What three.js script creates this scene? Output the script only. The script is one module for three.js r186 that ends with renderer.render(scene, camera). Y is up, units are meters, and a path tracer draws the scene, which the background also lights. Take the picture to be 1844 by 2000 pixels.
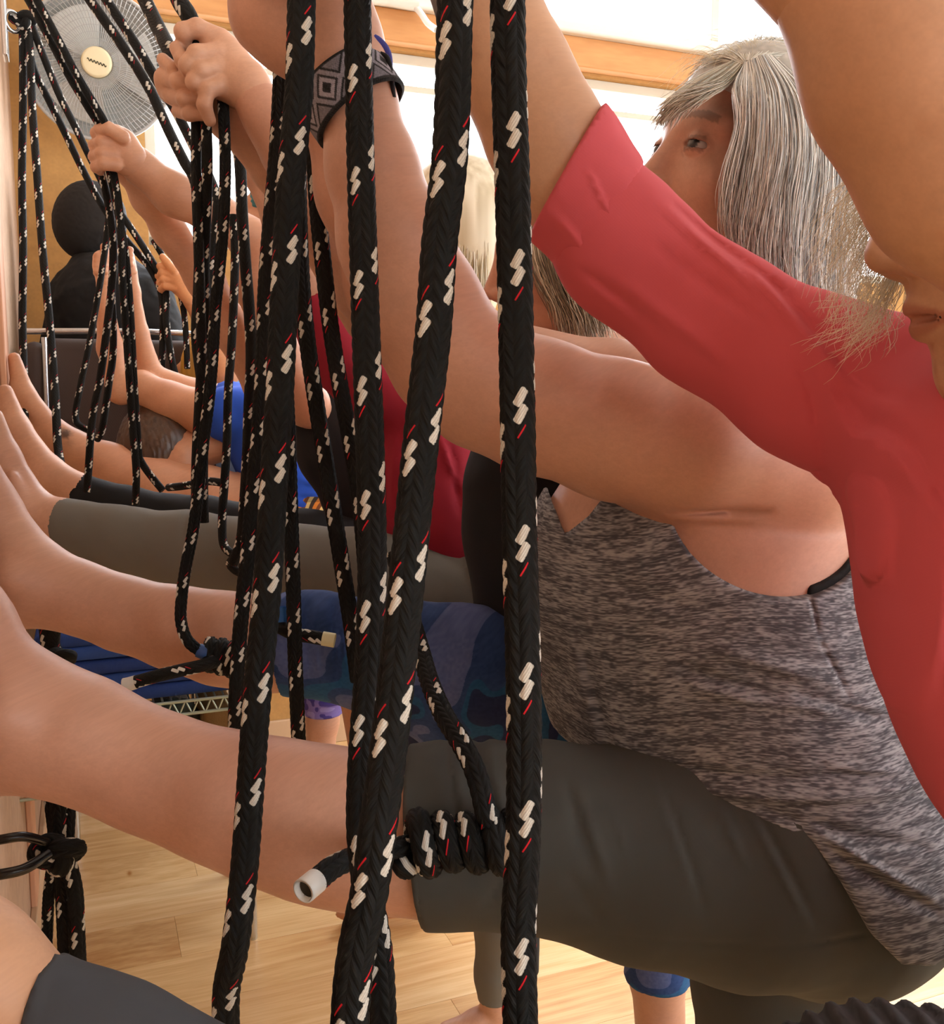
import * as THREE from 'three';
import { mergeGeometries } from 'three/addons/utils/BufferGeometryUtils.js';
import { RoundedBoxGeometry } from 'three/addons/geometries/RoundedBoxGeometry.js';
import { ImprovedNoise } from 'three/addons/math/ImprovedNoise.js';
import { RectAreaLightUniformsLib } from 'three/addons/lights/RectAreaLightUniformsLib.js';

// ---------------------------------------------------------------- camera, sky, lights, exposure
const F = 1900, CAM = new THREE.Vector3(0, 1.3, 0), PITCH = 7 * Math.PI / 180;
const scene = new THREE.Scene();
const camera = new THREE.PerspectiveCamera(2 * Math.atan(1000 / F) * 180 / Math.PI, 1844 / 2000, 0.02, 60);
camera.position.copy(CAM); camera.rotation.x = -PITCH;
const renderer = new THREE.WebGLRenderer({ antialias: true });
renderer.toneMapping = THREE.LinearToneMapping;
renderer.toneMappingExposure = 0.82;
renderer.shadowMap.enabled = true;
RectAreaLightUniformsLib.init();
scene.background = new THREE.Color(0.97, 0.985, 1.0);      // hazy bright sky outside the windows
scene.backgroundIntensity = 7;

// room frame: s runs along the rope wall away from the camera, t runs from the rope wall into the room
const DS = new THREE.Vector3(-0.371, 0, -0.9286), DT = new THREE.Vector3(0.9286, 0, -0.371), O = new THREE.Vector3(-0.174, 0, 0);
const ST = (s, t, y) => O.clone().addScaledVector(DS, s).addScaledVector(DT, t).setY(y);
const ROOM_TURN = Math.atan2(0.371, 0.9286);               // rotation.y that maps local x to DT and local -z to DS
const SB = 3.40, SF = -2.6, TR = 5.2, HC = 3.15;           // back wall, front wall, right wall, ceiling

function windowLight(s, t, y, w, h, facing, k, color) {
  const l = new THREE.RectAreaLight(color, k, w, h);
  l.name = 'daylight'; l.position.copy(ST(s, t, y)); l.lookAt(ST(s + facing[0], t + facing[1], y + (facing[2] || 0)));
  scene.add(l); return l;
}
// the openings of the back wall
function onBack(px, py) {
  const dy = (1000 - py) / F, c = Math.cos(PITCH), q = Math.sin(PITCH), d = new THREE.Vector3((px - 922) / F, dy * c - q, -(c + dy * q));
  const e = CAM.clone().sub(O), k = (SB - e.dot(DS)) / d.dot(DS), p = e.addScaledVector(d, k); return [p.dot(DT), p.y];
}
const WIN = { t0: onBack(284, 300)[0], t1: 4.5, y0: onBack(700, 500)[1], y1: onBack(1000, 128)[1] };
const TOP = { t0: 0.35, t1: 4.9, y0: onBack(1200, 66)[1], y1: 3.0 };
windowLight(SB - 0.09, (WIN.t0 + WIN.t1) / 2, (WIN.y0 + WIN.y1) / 2, WIN.t1 - WIN.t0, WIN.y1 - WIN.y0, [-1, 0, -0.15], 11, 0xf3f7ff);   // daylight of the back window
windowLight(SB - 0.09, (TOP.t0 + TOP.t1) / 2, (TOP.y0 + TOP.y1) / 2, TOP.t1 - TOP.t0, TOP.y1 - TOP.y0, [-1, 0, -0.3], 11, 0xf3f7ff);    // clerestory above the header
windowLight(-0.2, TR - 0.09, 1.75, 4.2, 1.5, [0, -1, 0], 2.8, 0xf2f6ff);           // windows of the opposite wall
windowLight(SF + 0.09, 2.5, 1.75, 3.4, 1.5, [1, 0, 0], 1.0, 0xeff4ff);             // window behind the camera

// ---------------------------------------------------------------- helpers
const V = (x, y, z) => new THREE.Vector3(x, y, z);
const CP = Math.cos(PITCH), SP = Math.sin(PITCH);
function P(px, py, Z) { // point of the place seen at that pixel, Z metres in front of the camera
  const x = (px - 922) / F * Z, y = (1000 - py) / F * Z;
  return V(CAM.x + x, CAM.y + y * CP - Z * SP, CAM.z - y * SP - Z * CP);
}
let seed = 12345;
const rnd = () => { seed = (seed * 1664525 + 1013904223) >>> 0; return seed / 4294967296; };
const rr = (a, b) => a + (b - a) * rnd();
const clamp = THREE.MathUtils.clamp, lerp = THREE.MathUtils.lerp, smooth = THREE.MathUtils.smoothstep;
const perlin = new ImprovedNoise();
const noise = (x, y, z) => perlin.noise(x + 31.7, y + 11.3, z + 57.1);
const fbm = (x, y, z, o = 3) => { let a = 1, s = 0; for (let i = 0; i < o; i++) { s += a * noise(x, y, z); x *= 2.03; y *= 2.03; z *= 2.03; a *= 0.5; } return s; };
const lin = (hex) => { const c = new THREE.Color(hex); return [c.r, c.g, c.b]; };
const taken = {};
function numbered(n) { const k = taken[n] = (taken[n] ?? -1) + 1; return k ? n + '_' + String(k).padStart(3, '0') : n; }
function shade(o) { o.castShadow = true; o.receiveShadow = true; return o; }
function tag(o, label, category, group, kind) {
  if (label) o.userData.label = label;
  if (category) o.userData.category = category;
  if (group) o.userData.group = group;
  if (kind) o.userData.kind = kind;
  return o;
}
function thing(name, label, category, at = V(0, 0, 0), group) {
  const g = new THREE.Group(); g.name = numbered(name); g.position.copy(at); scene.add(g);
  return tag(g, label, category, group);
}
// geometry is given in world coordinates; it is stored relative to its parent
function part(parent, name, geo, mat, label) {
  const m = shade(new THREE.Mesh(geo, mat)); m.name = name;
  if (parent) {
    parent.updateWorldMatrix(true, false);
    geo.applyMatrix4(parent.matrixWorld.clone().invert());
    parent.add(m);
  }
  if (label) m.userData.label = label;
  return m;
}
const M4 = () => new THREE.Matrix4();
function placeBox(w, h, d, at, turn = 0, bevel = 0, seg = 2) { // a box with its centre at a point
  const g = bevel ? new RoundedBoxGeometry(w, h, d, seg, bevel) : new THREE.BoxGeometry(w, h, d);
  return g.applyMatrix4(M4().makeRotationY(turn)).translate(at.x, at.y, at.z);
}
function tube(pts, r, seg = 24, rad = 8, closed = false) {
  return new THREE.TubeGeometry(new THREE.CatmullRomCurve3(pts, closed), seg, r, rad, closed);
}
function clean(g) { // attributes alike, so that pieces can be merged
  const o = g.index ? g.toNonIndexed() : g;
  for (const k of Object.keys(o.attributes)) if (!['position', 'normal', 'uv'].includes(k)) o.deleteAttribute(k);
  return o;
}
const merge = (list) => mergeGeometries(list.map(clean));

// ---------------------------------------------------------------- textures
function dataTex(w, h, fn, srgb = true) {
  const d = new Uint8Array(w * h * 4);
  for (let j = 0; j < h; j++) for (let i = 0; i < w; i++) {
    const c = fn((i + 0.5) / w, (j + 0.5) / h), k = (j * w + i) * 4;
    d[k] = clamp(c[0], 0, 255); d[k + 1] = clamp(c[1] ?? c[0], 0, 255); d[k + 2] = clamp(c[2] ?? c[0], 0, 255); d[k + 3] = 255;
  }
  const t = new THREE.DataTexture(d, w, h); t.magFilter = THREE.LinearFilter; t.minFilter = THREE.LinearMipmapLinearFilter; t.generateMipmaps = true;
  t.wrapS = t.wrapT = THREE.RepeatWrapping; if (srgb) t.colorSpace = THREE.SRGBColorSpace; t.needsUpdate = true; return t;
}
const hash = (i, j) => { const s = Math.sin(i * 127.1 + j * 311.7) * 43758.5453; return s - Math.floor(s); };
function vnoise(x, y, px, py) { // value noise that repeats after px, py cells
  const ix = Math.floor(x), iy = Math.floor(y), fx = x - ix, fy = y - iy, sx = fx * fx * (3 - 2 * fx), sy = fy * fy * (3 - 2 * fy);
  const w = (a, n) => ((a % n) + n) % n, h = (a, b) => hash(w(a, px), w(b, py) + 7);
  return lerp(lerp(h(ix, iy), h(ix + 1, iy), sx), lerp(h(ix, iy + 1), h(ix + 1, iy + 1), sx), sy);
}

// braided rope: eight columns of strands round, eight strands to a period; two neighbouring white strands and one red yarn wander round it
const ROPE_R = 0.0103, ROPE_P = 0.078;
function braid(u, v) {
  const cc = u * 8, col = Math.floor(cc), cu = cc - col, up = col % 2 === 0;
  const q = v * 8 - (up ? 1 : -1) * 1.25 * (cu - 0.5), k = Math.floor(q), fq = q - k;
  const h = Math.pow(Math.max(0, Math.sin(Math.PI * fq)), 0.55) * Math.pow(Math.max(0, Math.sin(Math.PI * clamp(cu, 0.0, 1.0))), 0.4);
  const idx = (((k - col) % 8) + 8) % 8;
  return { h, cu, fq, up, idx };
}
const ALPHA = 32.5 * Math.PI / 180, SA = Math.sin(ALPHA), CA = Math.cos(ALPHA);
function ropeColor(u, v) {
  u = ((u % 1) + 1) % 1; const b = braid(u, v), n = vnoise(u * 96, v * 120, 96, 120), W = 2 * Math.PI * ROPE_R * 1000, Pm = ROPE_P * 1000;
  let best = null;
  for (let j = -1; j <= 4; j++) { // the marked strands of the rising columns, in millimetres
    const a = (u - (2 * j + 0.5) / 8) * W; if (Math.abs(a) > 7) continue;
    for (const m of [-1, 0, 1]) {
      const c = ((v - (2 * j + m + 0.5) / 8) % 1 + 1.5) % 1 - 0.5, bb = c * Pm, al = a * SA + bb * CA, ac = a * CA - bb * SA;
      if (m === -1) { if (Math.abs(ac - 0.2) < 0.5 && Math.abs(al) < 4.6) best = [200, 18, 34]; continue; }
      const qx = Math.max(0, Math.abs(al) - 4.3), qy = Math.max(0, Math.abs(ac) - 1.15); if (Math.hypot(qx, qy) < 1.6) { const f = 0.93 + 0.07 * Math.sin(ac * 4.6), e = 1 - 0.10 * smooth(Math.hypot(qx, qy), 1.0, 1.6), w = (222 + 16 * (n - 0.5)) * f * e; best = [w, w * 0.99, w * 0.945]; }
    }
  }
  if (best) return best;
  const fib = 0.8 + 0.2 * Math.sin(b.fq * 19 + b.cu * 2), k = (8 + 11 * b.h * fib) * (0.8 + 0.4 * n); return [k * 0.85, k * 1.05, k * 1.0];
}
const ropeMap = dataTex(768, 1024, ropeColor);
const ropeBump = dataTex(512, 640, (u, v) => { const b = braid(u, v); return [60 + 170 * b.h + 22 * Math.sin(b.fq * 25 + b.cu * 2)]; }, false);
const M = {};
M.rope = new THREE.MeshPhysicalMaterial({ map: ropeMap, bumpMap: ropeBump, bumpScale: 0.0009, roughness: 0.75, specularIntensity: 0.55 });
const std = (color, roughness = 0.7, extra = {}) => new THREE.MeshStandardMaterial({ color, roughness, ...extra });

// wood, floor boards
function woodTex(seedv, base, dark, knots, w = 512, h = 512) {
  return dataTex(w, h, (u, v) => {
    const wob = vnoise(u * 3 + seedv, v * 3, 3, 3) * 0.25;
    let g = vnoise(u * 6 + seedv * 3, (v + wob * 0.25) * 36, 6, 36) * 0.6 + vnoise(u * 24, v * 160, 24, 160) * 0.4;
    let k = 0; for (const [ku, kv, kr] of knots) { const du = (u - ku) * 2.2, dv = v - kv; k = Math.max(k, Math.exp(-(du * du + dv * dv) / (kr * kr))); }
    const band = vnoise(u * 2 + seedv * 7, v * 7, 2, 7);
    const t = clamp(g * 0.55 + band * 0.45 - 0.15 + k * 0.9, 0, 1);
    return [0, 1, 2].map((c) => lerp(base[c], dark[c], t));
  });
}
const boardTex = [woodTex(1.3, [240, 207, 154], [188, 134, 78], [[0.3, 0.4, 0.03]]), woodTex(4.1, [236, 198, 142], [178, 122, 70], [[0.7, 0.6, 0.035], [0.2, 0.15, 0.02]]),
  woodTex(7.7, [243, 213, 164], [198, 146, 90], []), woodTex(9.2, [231, 192, 138], [168, 114, 64], [[0.55, 0.3, 0.04]])];
M.boards = boardTex.map((t) => new THREE.MeshStandardMaterial({ map: t, roughness: 0.27 }));
M.panel = new THREE.MeshStandardMaterial({ map: woodTex(2.2, [214, 158, 100], [184, 122, 70], []), roughness: 0.6 });

// cloth
const weave = dataTex(256, 256, (u, v) => [128 + 60 * Math.sin(u * 2 * Math.PI * 64) * Math.sin(v * 2 * Math.PI * 64) + 40 * (vnoise(u * 64, v * 64, 64, 64) - 0.5)], false);
weave.repeat.set(1, 1);
const heather = dataTex(1024, 1024, (u, v) => { // streaky space-dyed jersey, streaks run round the body
  const vv = v + 0.012 * Math.sin(u * Math.PI * 4) + 0.02 * vnoise(u * 4, v * 6, 4, 6);
  const a = vnoise(u * 66, vv * 360, 66, 360), b = vnoise(u * 140 + 5, vv * 500, 140, 500), c = vnoise(u * 14, vv * 60, 14, 60);
  let t = 0.5 * a + 0.35 * b + 0.25 * c; t = smooth(t, 0.26, 0.86);
  return [lerp(74, 164, t), lerp(75, 166, t), lerp(81, 171, t)];
});
const camo = dataTex(512, 512, (u, v) => {
  const n = vnoise(u * 7, v * 5, 7, 5) * 0.6 + vnoise(u * 16, v * 11, 16, 11) * 0.4, w = vnoise(u * 128, v * 128, 128, 128) * 14;
  const c = n > 0.62 ? [84, 100, 150] : n > 0.45 ? [38, 66, 120] : n > 0.33 ? [28, 84, 132] : [26, 42, 88];
  return c.map((x) => x + w - 7);
});
const mottle = dataTex(512, 512, (u, v) => {
  const a = vnoise(u * 60, v * 60, 60, 60), b = vnoise(u * 190, v * 190, 190, 190), c = vnoise(u * 9, v * 9, 9, 9);
  const t = 0.96 + 0.03 * (a - 0.5) + 0.03 * (b - 0.5) + 0.05 * (c - 0.5); return [255 * t, 252 * t, 250 * t];
});
const pores = dataTex(512, 512, (u, v) => [128 + 90 * (vnoise(u * 120, v * 120, 120, 120) - 0.5) + 110 * (vnoise(u * 36, v * 36, 36, 36) - 0.5)], false);
function cloth(color, extra = {}) { return new THREE.MeshStandardMaterial({ color, roughness: 0.92, bumpMap: weave, bumpScale: 0.00012, vertexColors: true, ...extra }); }
const skin = (extra = {}) => new THREE.MeshPhysicalMaterial({ color: 0xffffff, map: mottle, bumpMap: pores, bumpScale: 0.0001, roughness: 0.5, sheen: 0.15, sheenRoughness: 0.5, sheenColor: new THREE.Color(1, 0.8, 0.7), vertexColors: true, ...extra });
M.skin = skin();
M.tank = cloth(0xffffff, { map: heather });
M.camo = cloth(0xffffff, { map: camo });
M.hair = new THREE.MeshPhysicalMaterial({ color: 0xffffff, roughness: 0.42, vertexColors: true, sheen: 0.3, sheenColor: new THREE.Color(1, 1, 1), sheenRoughness: 0.4 });
M.darkHair = std(0xffffff, 0.95, { vertexColors: true });
M.chrome = std(0xc9cdd0, 0.22, { metalness: 1 });
M.black = std(0x101113, 0.55);

// ---------------------------------------------------------------- bodies: smooth union of tapered capsules, meshed with surface nets
function smin(a, b, k) { const h = Math.max(k - Math.abs(a - b), 0) / k; return Math.min(a, b) - h * h * k * 0.25; }
const smax = (a, b, k) => -smin(-a, -b, k);
class Body {
  constructor(k = 0.02) { this.prims = []; this.k = k; this.active = null; this.cuts = []; this.fns = []; this.lo = V(1e9, 1e9, 1e9); this.hi = V(-1e9, -1e9, -1e9); }
  seg(a, ra, b, rb, k = this.k) {
    const dx = b.x - a.x, dy = b.y - a.y, dz = b.z - a.z;
    this.prims.push({ ax: a.x, ay: a.y, az: a.z, ra, dx, dy, dz, dr: rb - ra, il: 1 / Math.max(1e-9, dx * dx + dy * dy + dz * dz), k });
    for (const [p, r] of [[a, ra], [b, rb]]) { this.lo.min(V(p.x - r, p.y - r, p.z - r)); this.hi.max(V(p.x + r, p.y + r, p.z + r)); }
    return this;
  }
  chain(list, k = this.k, grow = 0) { // [px, py, Z, radius in pixels]
    const q = list.map(([x, y, Z, r]) => [P(x, y, Z), r / F * Z + grow]);
    if (q.length === 1) q.push(q[0]);
    for (let i = 0; i + 1 < q.length; i++) this.seg(q[i][0], q[i][1], q[i + 1][0], q[i + 1][1], k);
    return this;
  }
  pd(p, x, y, z) {
    const ex = x - p.ax, ey = y - p.ay, ez = z - p.az;
    let h = (ex * p.dx + ey * p.dy + ez * p.dz) * p.il; h = h < 0 ? 0 : h > 1 ? 1 : h;
    const qx = ex - h * p.dx, qy = ey - h * p.dy, qz = ez - h * p.dz;
    return Math.sqrt(qx * qx + qy * qy + qz * qz) - p.ra - h * p.dr;
  }
  d(x, y, z) {
    let d = 1e3; const L = this.active ?? this.prims;
    for (let i = 0; i < L.length; i++) { const p = L[i]; d = d > 999 ? this.pd(p, x, y, z) : smin(d, this.pd(p, x, y, z), p.k); }
    for (const f of this.fns) d = f(x, y, z, d);
    return d;
  }
  focus(x, y, z, R) {
    if (x === undefined) { this.active = null; return; }
    let m = 1e3; for (const p of this.prims) { p.t = this.pd(p, x, y, z); if (p.t < m) m = p.t; }
    this.active = this.prims.filter((p) => p.t < m + 2 * R + p.k + 0.02);
  }
}
function netMesh(f, lo, hi, cell, focus) {
  const n = [0, 1, 2].map((i) => { const L = (i === 0 ? hi.x - lo.x : i === 1 ? hi.y - lo.y : hi.z - lo.z); return Math.ceil(L / cell) + 4; });
  const o = [lo.x - 1.5 * cell, lo.y - 1.5 * cell, lo.z - 1.5 * cell], B = 8;
  const nb = n.map((v) => Math.ceil(v / B)), N = nb.map((v) => v * B + 1), val = new Float32Array(N[0] * N[1] * N[2]).fill(9);
  const act = new Uint8Array(nb[0] * nb[1] * nb[2]), half = B * cell / 2, R = half * 1.7321;
  const at = (i, j, k) => (k * N[1] + j) * N[0] + i;
  for (let bk = 0; bk < nb[2]; bk++) for (let bj = 0; bj < nb[1]; bj++) for (let bi = 0; bi < nb[0]; bi++) {
    const cx = o[0] + bi * B * cell + half, cy = o[1] + bj * B * cell + half, cz = o[2] + bk * B * cell + half;
    focus(); const c = f(cx, cy, cz);
    if (Math.abs(c) > R * 1.25 + 0.012) { if (c < 0) for (let k = 0; k <= B; k++) for (let j = 0; j <= B; j++) for (let i = 0; i <= B; i++) { const q = at(bi * B + i, bj * B + j, bk * B + k); if (val[q] === 9) val[q] = -1; } continue; }
    act[(bk * nb[1] + bj) * nb[0] + bi] = 1; focus(cx, cy, cz, R);
    for (let k = 0; k <= B; k++) for (let j = 0; j <= B; j++) for (let i = 0; i <= B; i++)
      val[at(bi * B + i, bj * B + j, bk * B + k)] = f(o[0] + (bi * B + i) * cell, o[1] + (bj * B + j) * cell, o[2] + (bk * B + k) * cell);
  }
  const id = new Int32Array(val.length).fill(-1), pos = [], nor = [], cells = [];
  const e = cell * 0.3;
  for (let bk = 0; bk < nb[2]; bk++) for (let bj = 0; bj < nb[1]; bj++) for (let bi = 0; bi < nb[0]; bi++) {
    if (!act[(bk * nb[1] + bj) * nb[0] + bi]) continue;
    focus(o[0] + bi * B * cell + half, o[1] + bj * B * cell + half, o[2] + bk * B * cell + half, R * 1.2);
    for (let k = bk * B; k < bk * B + B; k++) for (let j = bj * B; j < bj * B + B; j++) for (let i = bi * B; i < bi * B + B; i++) {
      const c = [at(i, j, k), at(i + 1, j, k), at(i, j + 1, k), at(i + 1, j + 1, k), at(i, j, k + 1), at(i + 1, j, k + 1), at(i, j + 1, k + 1), at(i + 1, j + 1, k + 1)].map((q) => val[q]);
      let s = 0; for (let q = 0; q < 8; q++) if (c[q] < 0) s++;
      if (s === 0 || s === 8) continue;
      let x = 0, y = 0, z = 0, m = 0;
      for (const [a, b] of EDGES) if ((c[a] < 0) !== (c[b] < 0)) {
        const t = c[a] / (c[a] - c[b]); m++;
        x += (a & 1) + t * ((b & 1) - (a & 1)); y += ((a >> 1) & 1) + t * (((b >> 1) & 1) - ((a >> 1) & 1)); z += (a >> 2) + t * ((b >> 2) - (a >> 2));
      }
      x = o[0] + (i + x / m) * cell; y = o[1] + (j + y / m) * cell; z = o[2] + (k + z / m) * cell;
      let gx, gy, gz;
      for (let it = 0; it < 2; it++) {
        const d = f(x, y, z); gx = f(x + e, y, z) - f(x - e, y, z); gy = f(x, y + e, z) - f(x, y - e, z); gz = f(x, y, z + e) - f(x, y, z - e);
        const l = Math.hypot(gx, gy, gz) || 1; gx /= l; gy /= l; gz /= l;
        if (it === 0) { const st = clamp(d, -cell * 0.5, cell * 0.5) * 0.9; x -= gx * st; y -= gy * st; z -= gz * st; }
      }
      id[at(i, j, k)] = pos.length / 3; pos.push(x, y, z); nor.push(gx, gy, gz); cells.push(i, j, k);
    }
  }
  focus();
  const idx = [];
  const quad = (a, b, c, d, flip) => { if (a < 0 || b < 0 || c < 0 || d < 0) return; if (flip) idx.push(a, c, b, b, c, d); else idx.push(a, b, c, b, d, c); };
  for (let q = 0; q < cells.length; q += 3) {
    const i = cells[q], j = cells[q + 1], k = cells[q + 2], v0 = val[at(i, j, k)];
    if (j > 0 && k > 0) { const v = val[at(i + 1, j, k)]; if ((v0 < 0) !== (v < 0)) quad(id[at(i, j - 1, k - 1)], id[at(i, j, k - 1)], id[at(i, j - 1, k)], id[at(i, j, k)], v0 >= 0); }
    if (i > 0 && k > 0) { const v = val[at(i, j + 1, k)]; if ((v0 < 0) !== (v < 0)) quad(id[at(i - 1, j, k - 1)], id[at(i, j, k - 1)], id[at(i - 1, j, k)], id[at(i, j, k)], v0 < 0); }
    if (i > 0 && j > 0) { const v = val[at(i, j, k + 1)]; if ((v0 < 0) !== (v < 0)) quad(id[at(i - 1, j - 1, k)], id[at(i, j - 1, k)], id[at(i - 1, j, k)], id[at(i, j, k)], v0 >= 0); }
  }
  return { pos, nor, idx };
}
const EDGES = [[0, 1], [2, 3], [4, 5], [6, 7], [0, 2], [1, 3], [4, 6], [5, 7], [0, 4], [1, 5], [2, 6], [3, 7]];
function solid(f, lo, hi, cell, body, { color, uv } = {}) {
  const focus = (...a) => { for (const b of body) b.focus(...a); };
  const { pos, nor, idx } = netMesh(f, lo, hi, cell, focus), n = pos.length / 3, uvs = new Float32Array(n * 2), col = new Float32Array(n * 3).fill(1);
  for (let i = 0; i < n; i++) {
    const x = pos[3 * i], y = pos[3 * i + 1], z = pos[3 * i + 2];
    const w = uv ? uv(x, y, z) : [(x * 0.8 + z * 0.6) * 5, (y + 0.25 * z) * 5]; uvs[2 * i] = w[0]; uvs[2 * i + 1] = w[1];
    if (color) { const c = color(x, y, z, nor[3 * i], nor[3 * i + 1], nor[3 * i + 2]); col[3 * i] = c[0]; col[3 * i + 1] = c[1]; col[3 * i + 2] = c[2]; }
  }
  const g = new THREE.BufferGeometry();
  g.setAttribute('position', new THREE.Float32BufferAttribute(pos, 3)); g.setAttribute('normal', new THREE.Float32BufferAttribute(nor, 3));
  g.setAttribute('uv', new THREE.BufferAttribute(uvs, 2)); g.setAttribute('color', new THREE.BufferAttribute(col, 3)); g.setIndex(idx);
  return g;
}
const flesh = (b, cell, color) => solid((x, y, z) => b.d(x, y, z), b.lo, b.hi, cell, [b], { color });
// cuts keep the side towards which dir points
function plane(px, py, Z, dx, dy, dz = 0) { const p = P(px, py, Z), l = Math.hypot(dx, dy, dz); return (x, y, z) => -((x - p.x) * dx + (y - p.y) * dy + (z - p.z) * dz) / l; }
// crease or ridge lines, given in pixels at a depth; act in the plane across the line of the body's side
function foldLines(list) {
  const L = list.map(([x0, y0, x1, y1, Z, w, a]) => { const p = P(x0, y0, Z), q = P(x1, y1, Z); return [p.x, p.y, q.x - p.x, q.y - p.y, w / F * Z, a, p.z]; });
  return (x, y, z) => {
    let s = 0;
    for (const [ax, ay, dx, dy, w, a, az] of L) {
      if (z < az - 0.14) continue;
      const ex = x - ax, ey = y - ay; let h = (ex * dx + ey * dy) / (dx * dx + dy * dy); h = h < 0 ? 0 : h > 1 ? 1 : h;
      const qx = ex - h * dx, qy = ey - h * dy, q = (qx * qx + qy * qy) / (w * w); if (q > 6) continue;
      s += a * Math.exp(-q) * Math.sin(Math.PI * (0.12 + 0.76 * h));
    }
    return s;
  };
}
function polyClip(list, Z) { // signed distance to an outline, in the plane of the body's side (inside negative)
  const p = list.map(([x, y]) => P(x, y, Z));
  return (x, y) => {
    let d = 1e9, s = 1;
    for (let i = 0, j = p.length - 1; i < p.length; j = i++) {
      const ex = p[j].x - p[i].x, ey = p[j].y - p[i].y, wx = x - p[i].x, wy = y - p[i].y, h = clamp((wx * ex + wy * ey) / (ex * ex + ey * ey), 0, 1);
      const bx = wx - ex * h, by = wy - ey * h; d = Math.min(d, bx * bx + by * by);
      const c1 = y >= p[i].y, c2 = y < p[j].y, c3 = ex * wy > ey * wx; if ((c1 && c2 && c3) || (!c1 && !c2 && !c3)) s = -s;
    }
    return s * Math.sqrt(d);
  };
}
function garment(body, cell, { clips = [], folds, wobble = 0.0012, freq = 26, color, uv } = {}) {
  const f = (x, y, z) => {
    let d = body.d(x, y, z);
    if (d < 0.05 && d > -0.05) { if (folds) d -= folds(x, y, z); d -= wobble * fbm(x * freq, y * freq, z * freq, 2); }
    for (const c of clips) d = smax(d, c(x, y, z), 0.0035);
    return d;
  };
  return solid(f, body.lo, body.hi, cell, [body], { color, uv });
}
function skinColor(base, blotch, { seedv = 0, spots = [], freckle = 0 } = {}) {
  const A = lin(base), Bc = lin(blotch), S = spots.map(([px, py, Z, r, hex, k]) => [P(px, py, Z), r / F * Z, lin(hex), k]);
  return (x, y, z) => {
    let t = clamp(0.42 + 0.55 * fbm(x * 9 + seedv, y * 9, z * 9, 2), 0, 1);
    if (freckle) { const q = noise(x * 75, y * 75, z * 75 + seedv); if (q > 0.40) t = Math.min(1, t + freckle * (q - 0.40) * 3); }
    const c = [0, 1, 2].map((i) => lerp(A[i], Bc[i], t));
    for (const [p, r, h, k] of S) { const d = Math.hypot(x - p.x, y - p.y, z - p.z) / r; if (d < 1.2) { const m = k * (1 - smooth(d, 0.75, 1.15)); for (let i = 0; i < 3; i++) c[i] = lerp(c[i], h[i], m); } }
    return c;
  };
}
// ---------------------------------------------------------------- heads (local axes: x forward, y up, z towards the person's left)
class Head {
  constructor(center, fwd, up, scale = 1) {
    this.c = center; this.s = scale; const f = fwd.clone().normalize(), l = V(0, 0, 0).crossVectors(f, up).negate().normalize(), u = V(0, 0, 0).crossVectors(l, f).negate();
    this.f = f; this.u = up.clone().addScaledVector(f, -up.dot(f)).normalize(); this.l = V(0, 0, 0).crossVectors(this.u, this.f);
  }
  w(x, y, z) { return this.c.clone().addScaledVector(this.f, x * this.s).addScaledVector(this.u, y * this.s).addScaledVector(this.l, z * this.s); }
  toLocal(x, y, z) { const ex = x - this.c.x, ey = y - this.c.y, ez = z - this.c.z, k = 1 / this.s; return [(ex * this.f.x + ey * this.f.y + ez * this.f.z) * k, (ex * this.u.x + ey * this.u.y + ez * this.u.z) * k, (ex * this.l.x + ey * this.l.y + ez * this.l.z) * k]; }
}
const ell = (x, y, z, cx, cy, cz, rx, ry, rz) => { const a = (x - cx) / rx, b = (y - cy) / ry, c = (z - cz) / rz, k0 = Math.hypot(a, b, c), k1 = Math.hypot(a / rx, b / ry, c / rz); return k0 < 1e-6 ? -Math.min(rx, ry, rz) : k0 * (k0 - 1) / k1; };
const cap = (x, y, z, a, ra, b, rb) => { const dx = b[0] - a[0], dy = b[1] - a[1], dz = b[2] - a[2], ex = x - a[0], ey = y - a[1], ez = z - a[2], h = clamp((ex * dx + ey * dy + ez * dz) / (dx * dx + dy * dy + dz * dz), 0, 1); return Math.hypot(ex - h * dx, ey - h * dy, ez - h * dz) - lerp(ra, rb, h); };
const EYE = [0.0735, 0.010, 0.0315, 0.0125];
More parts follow.
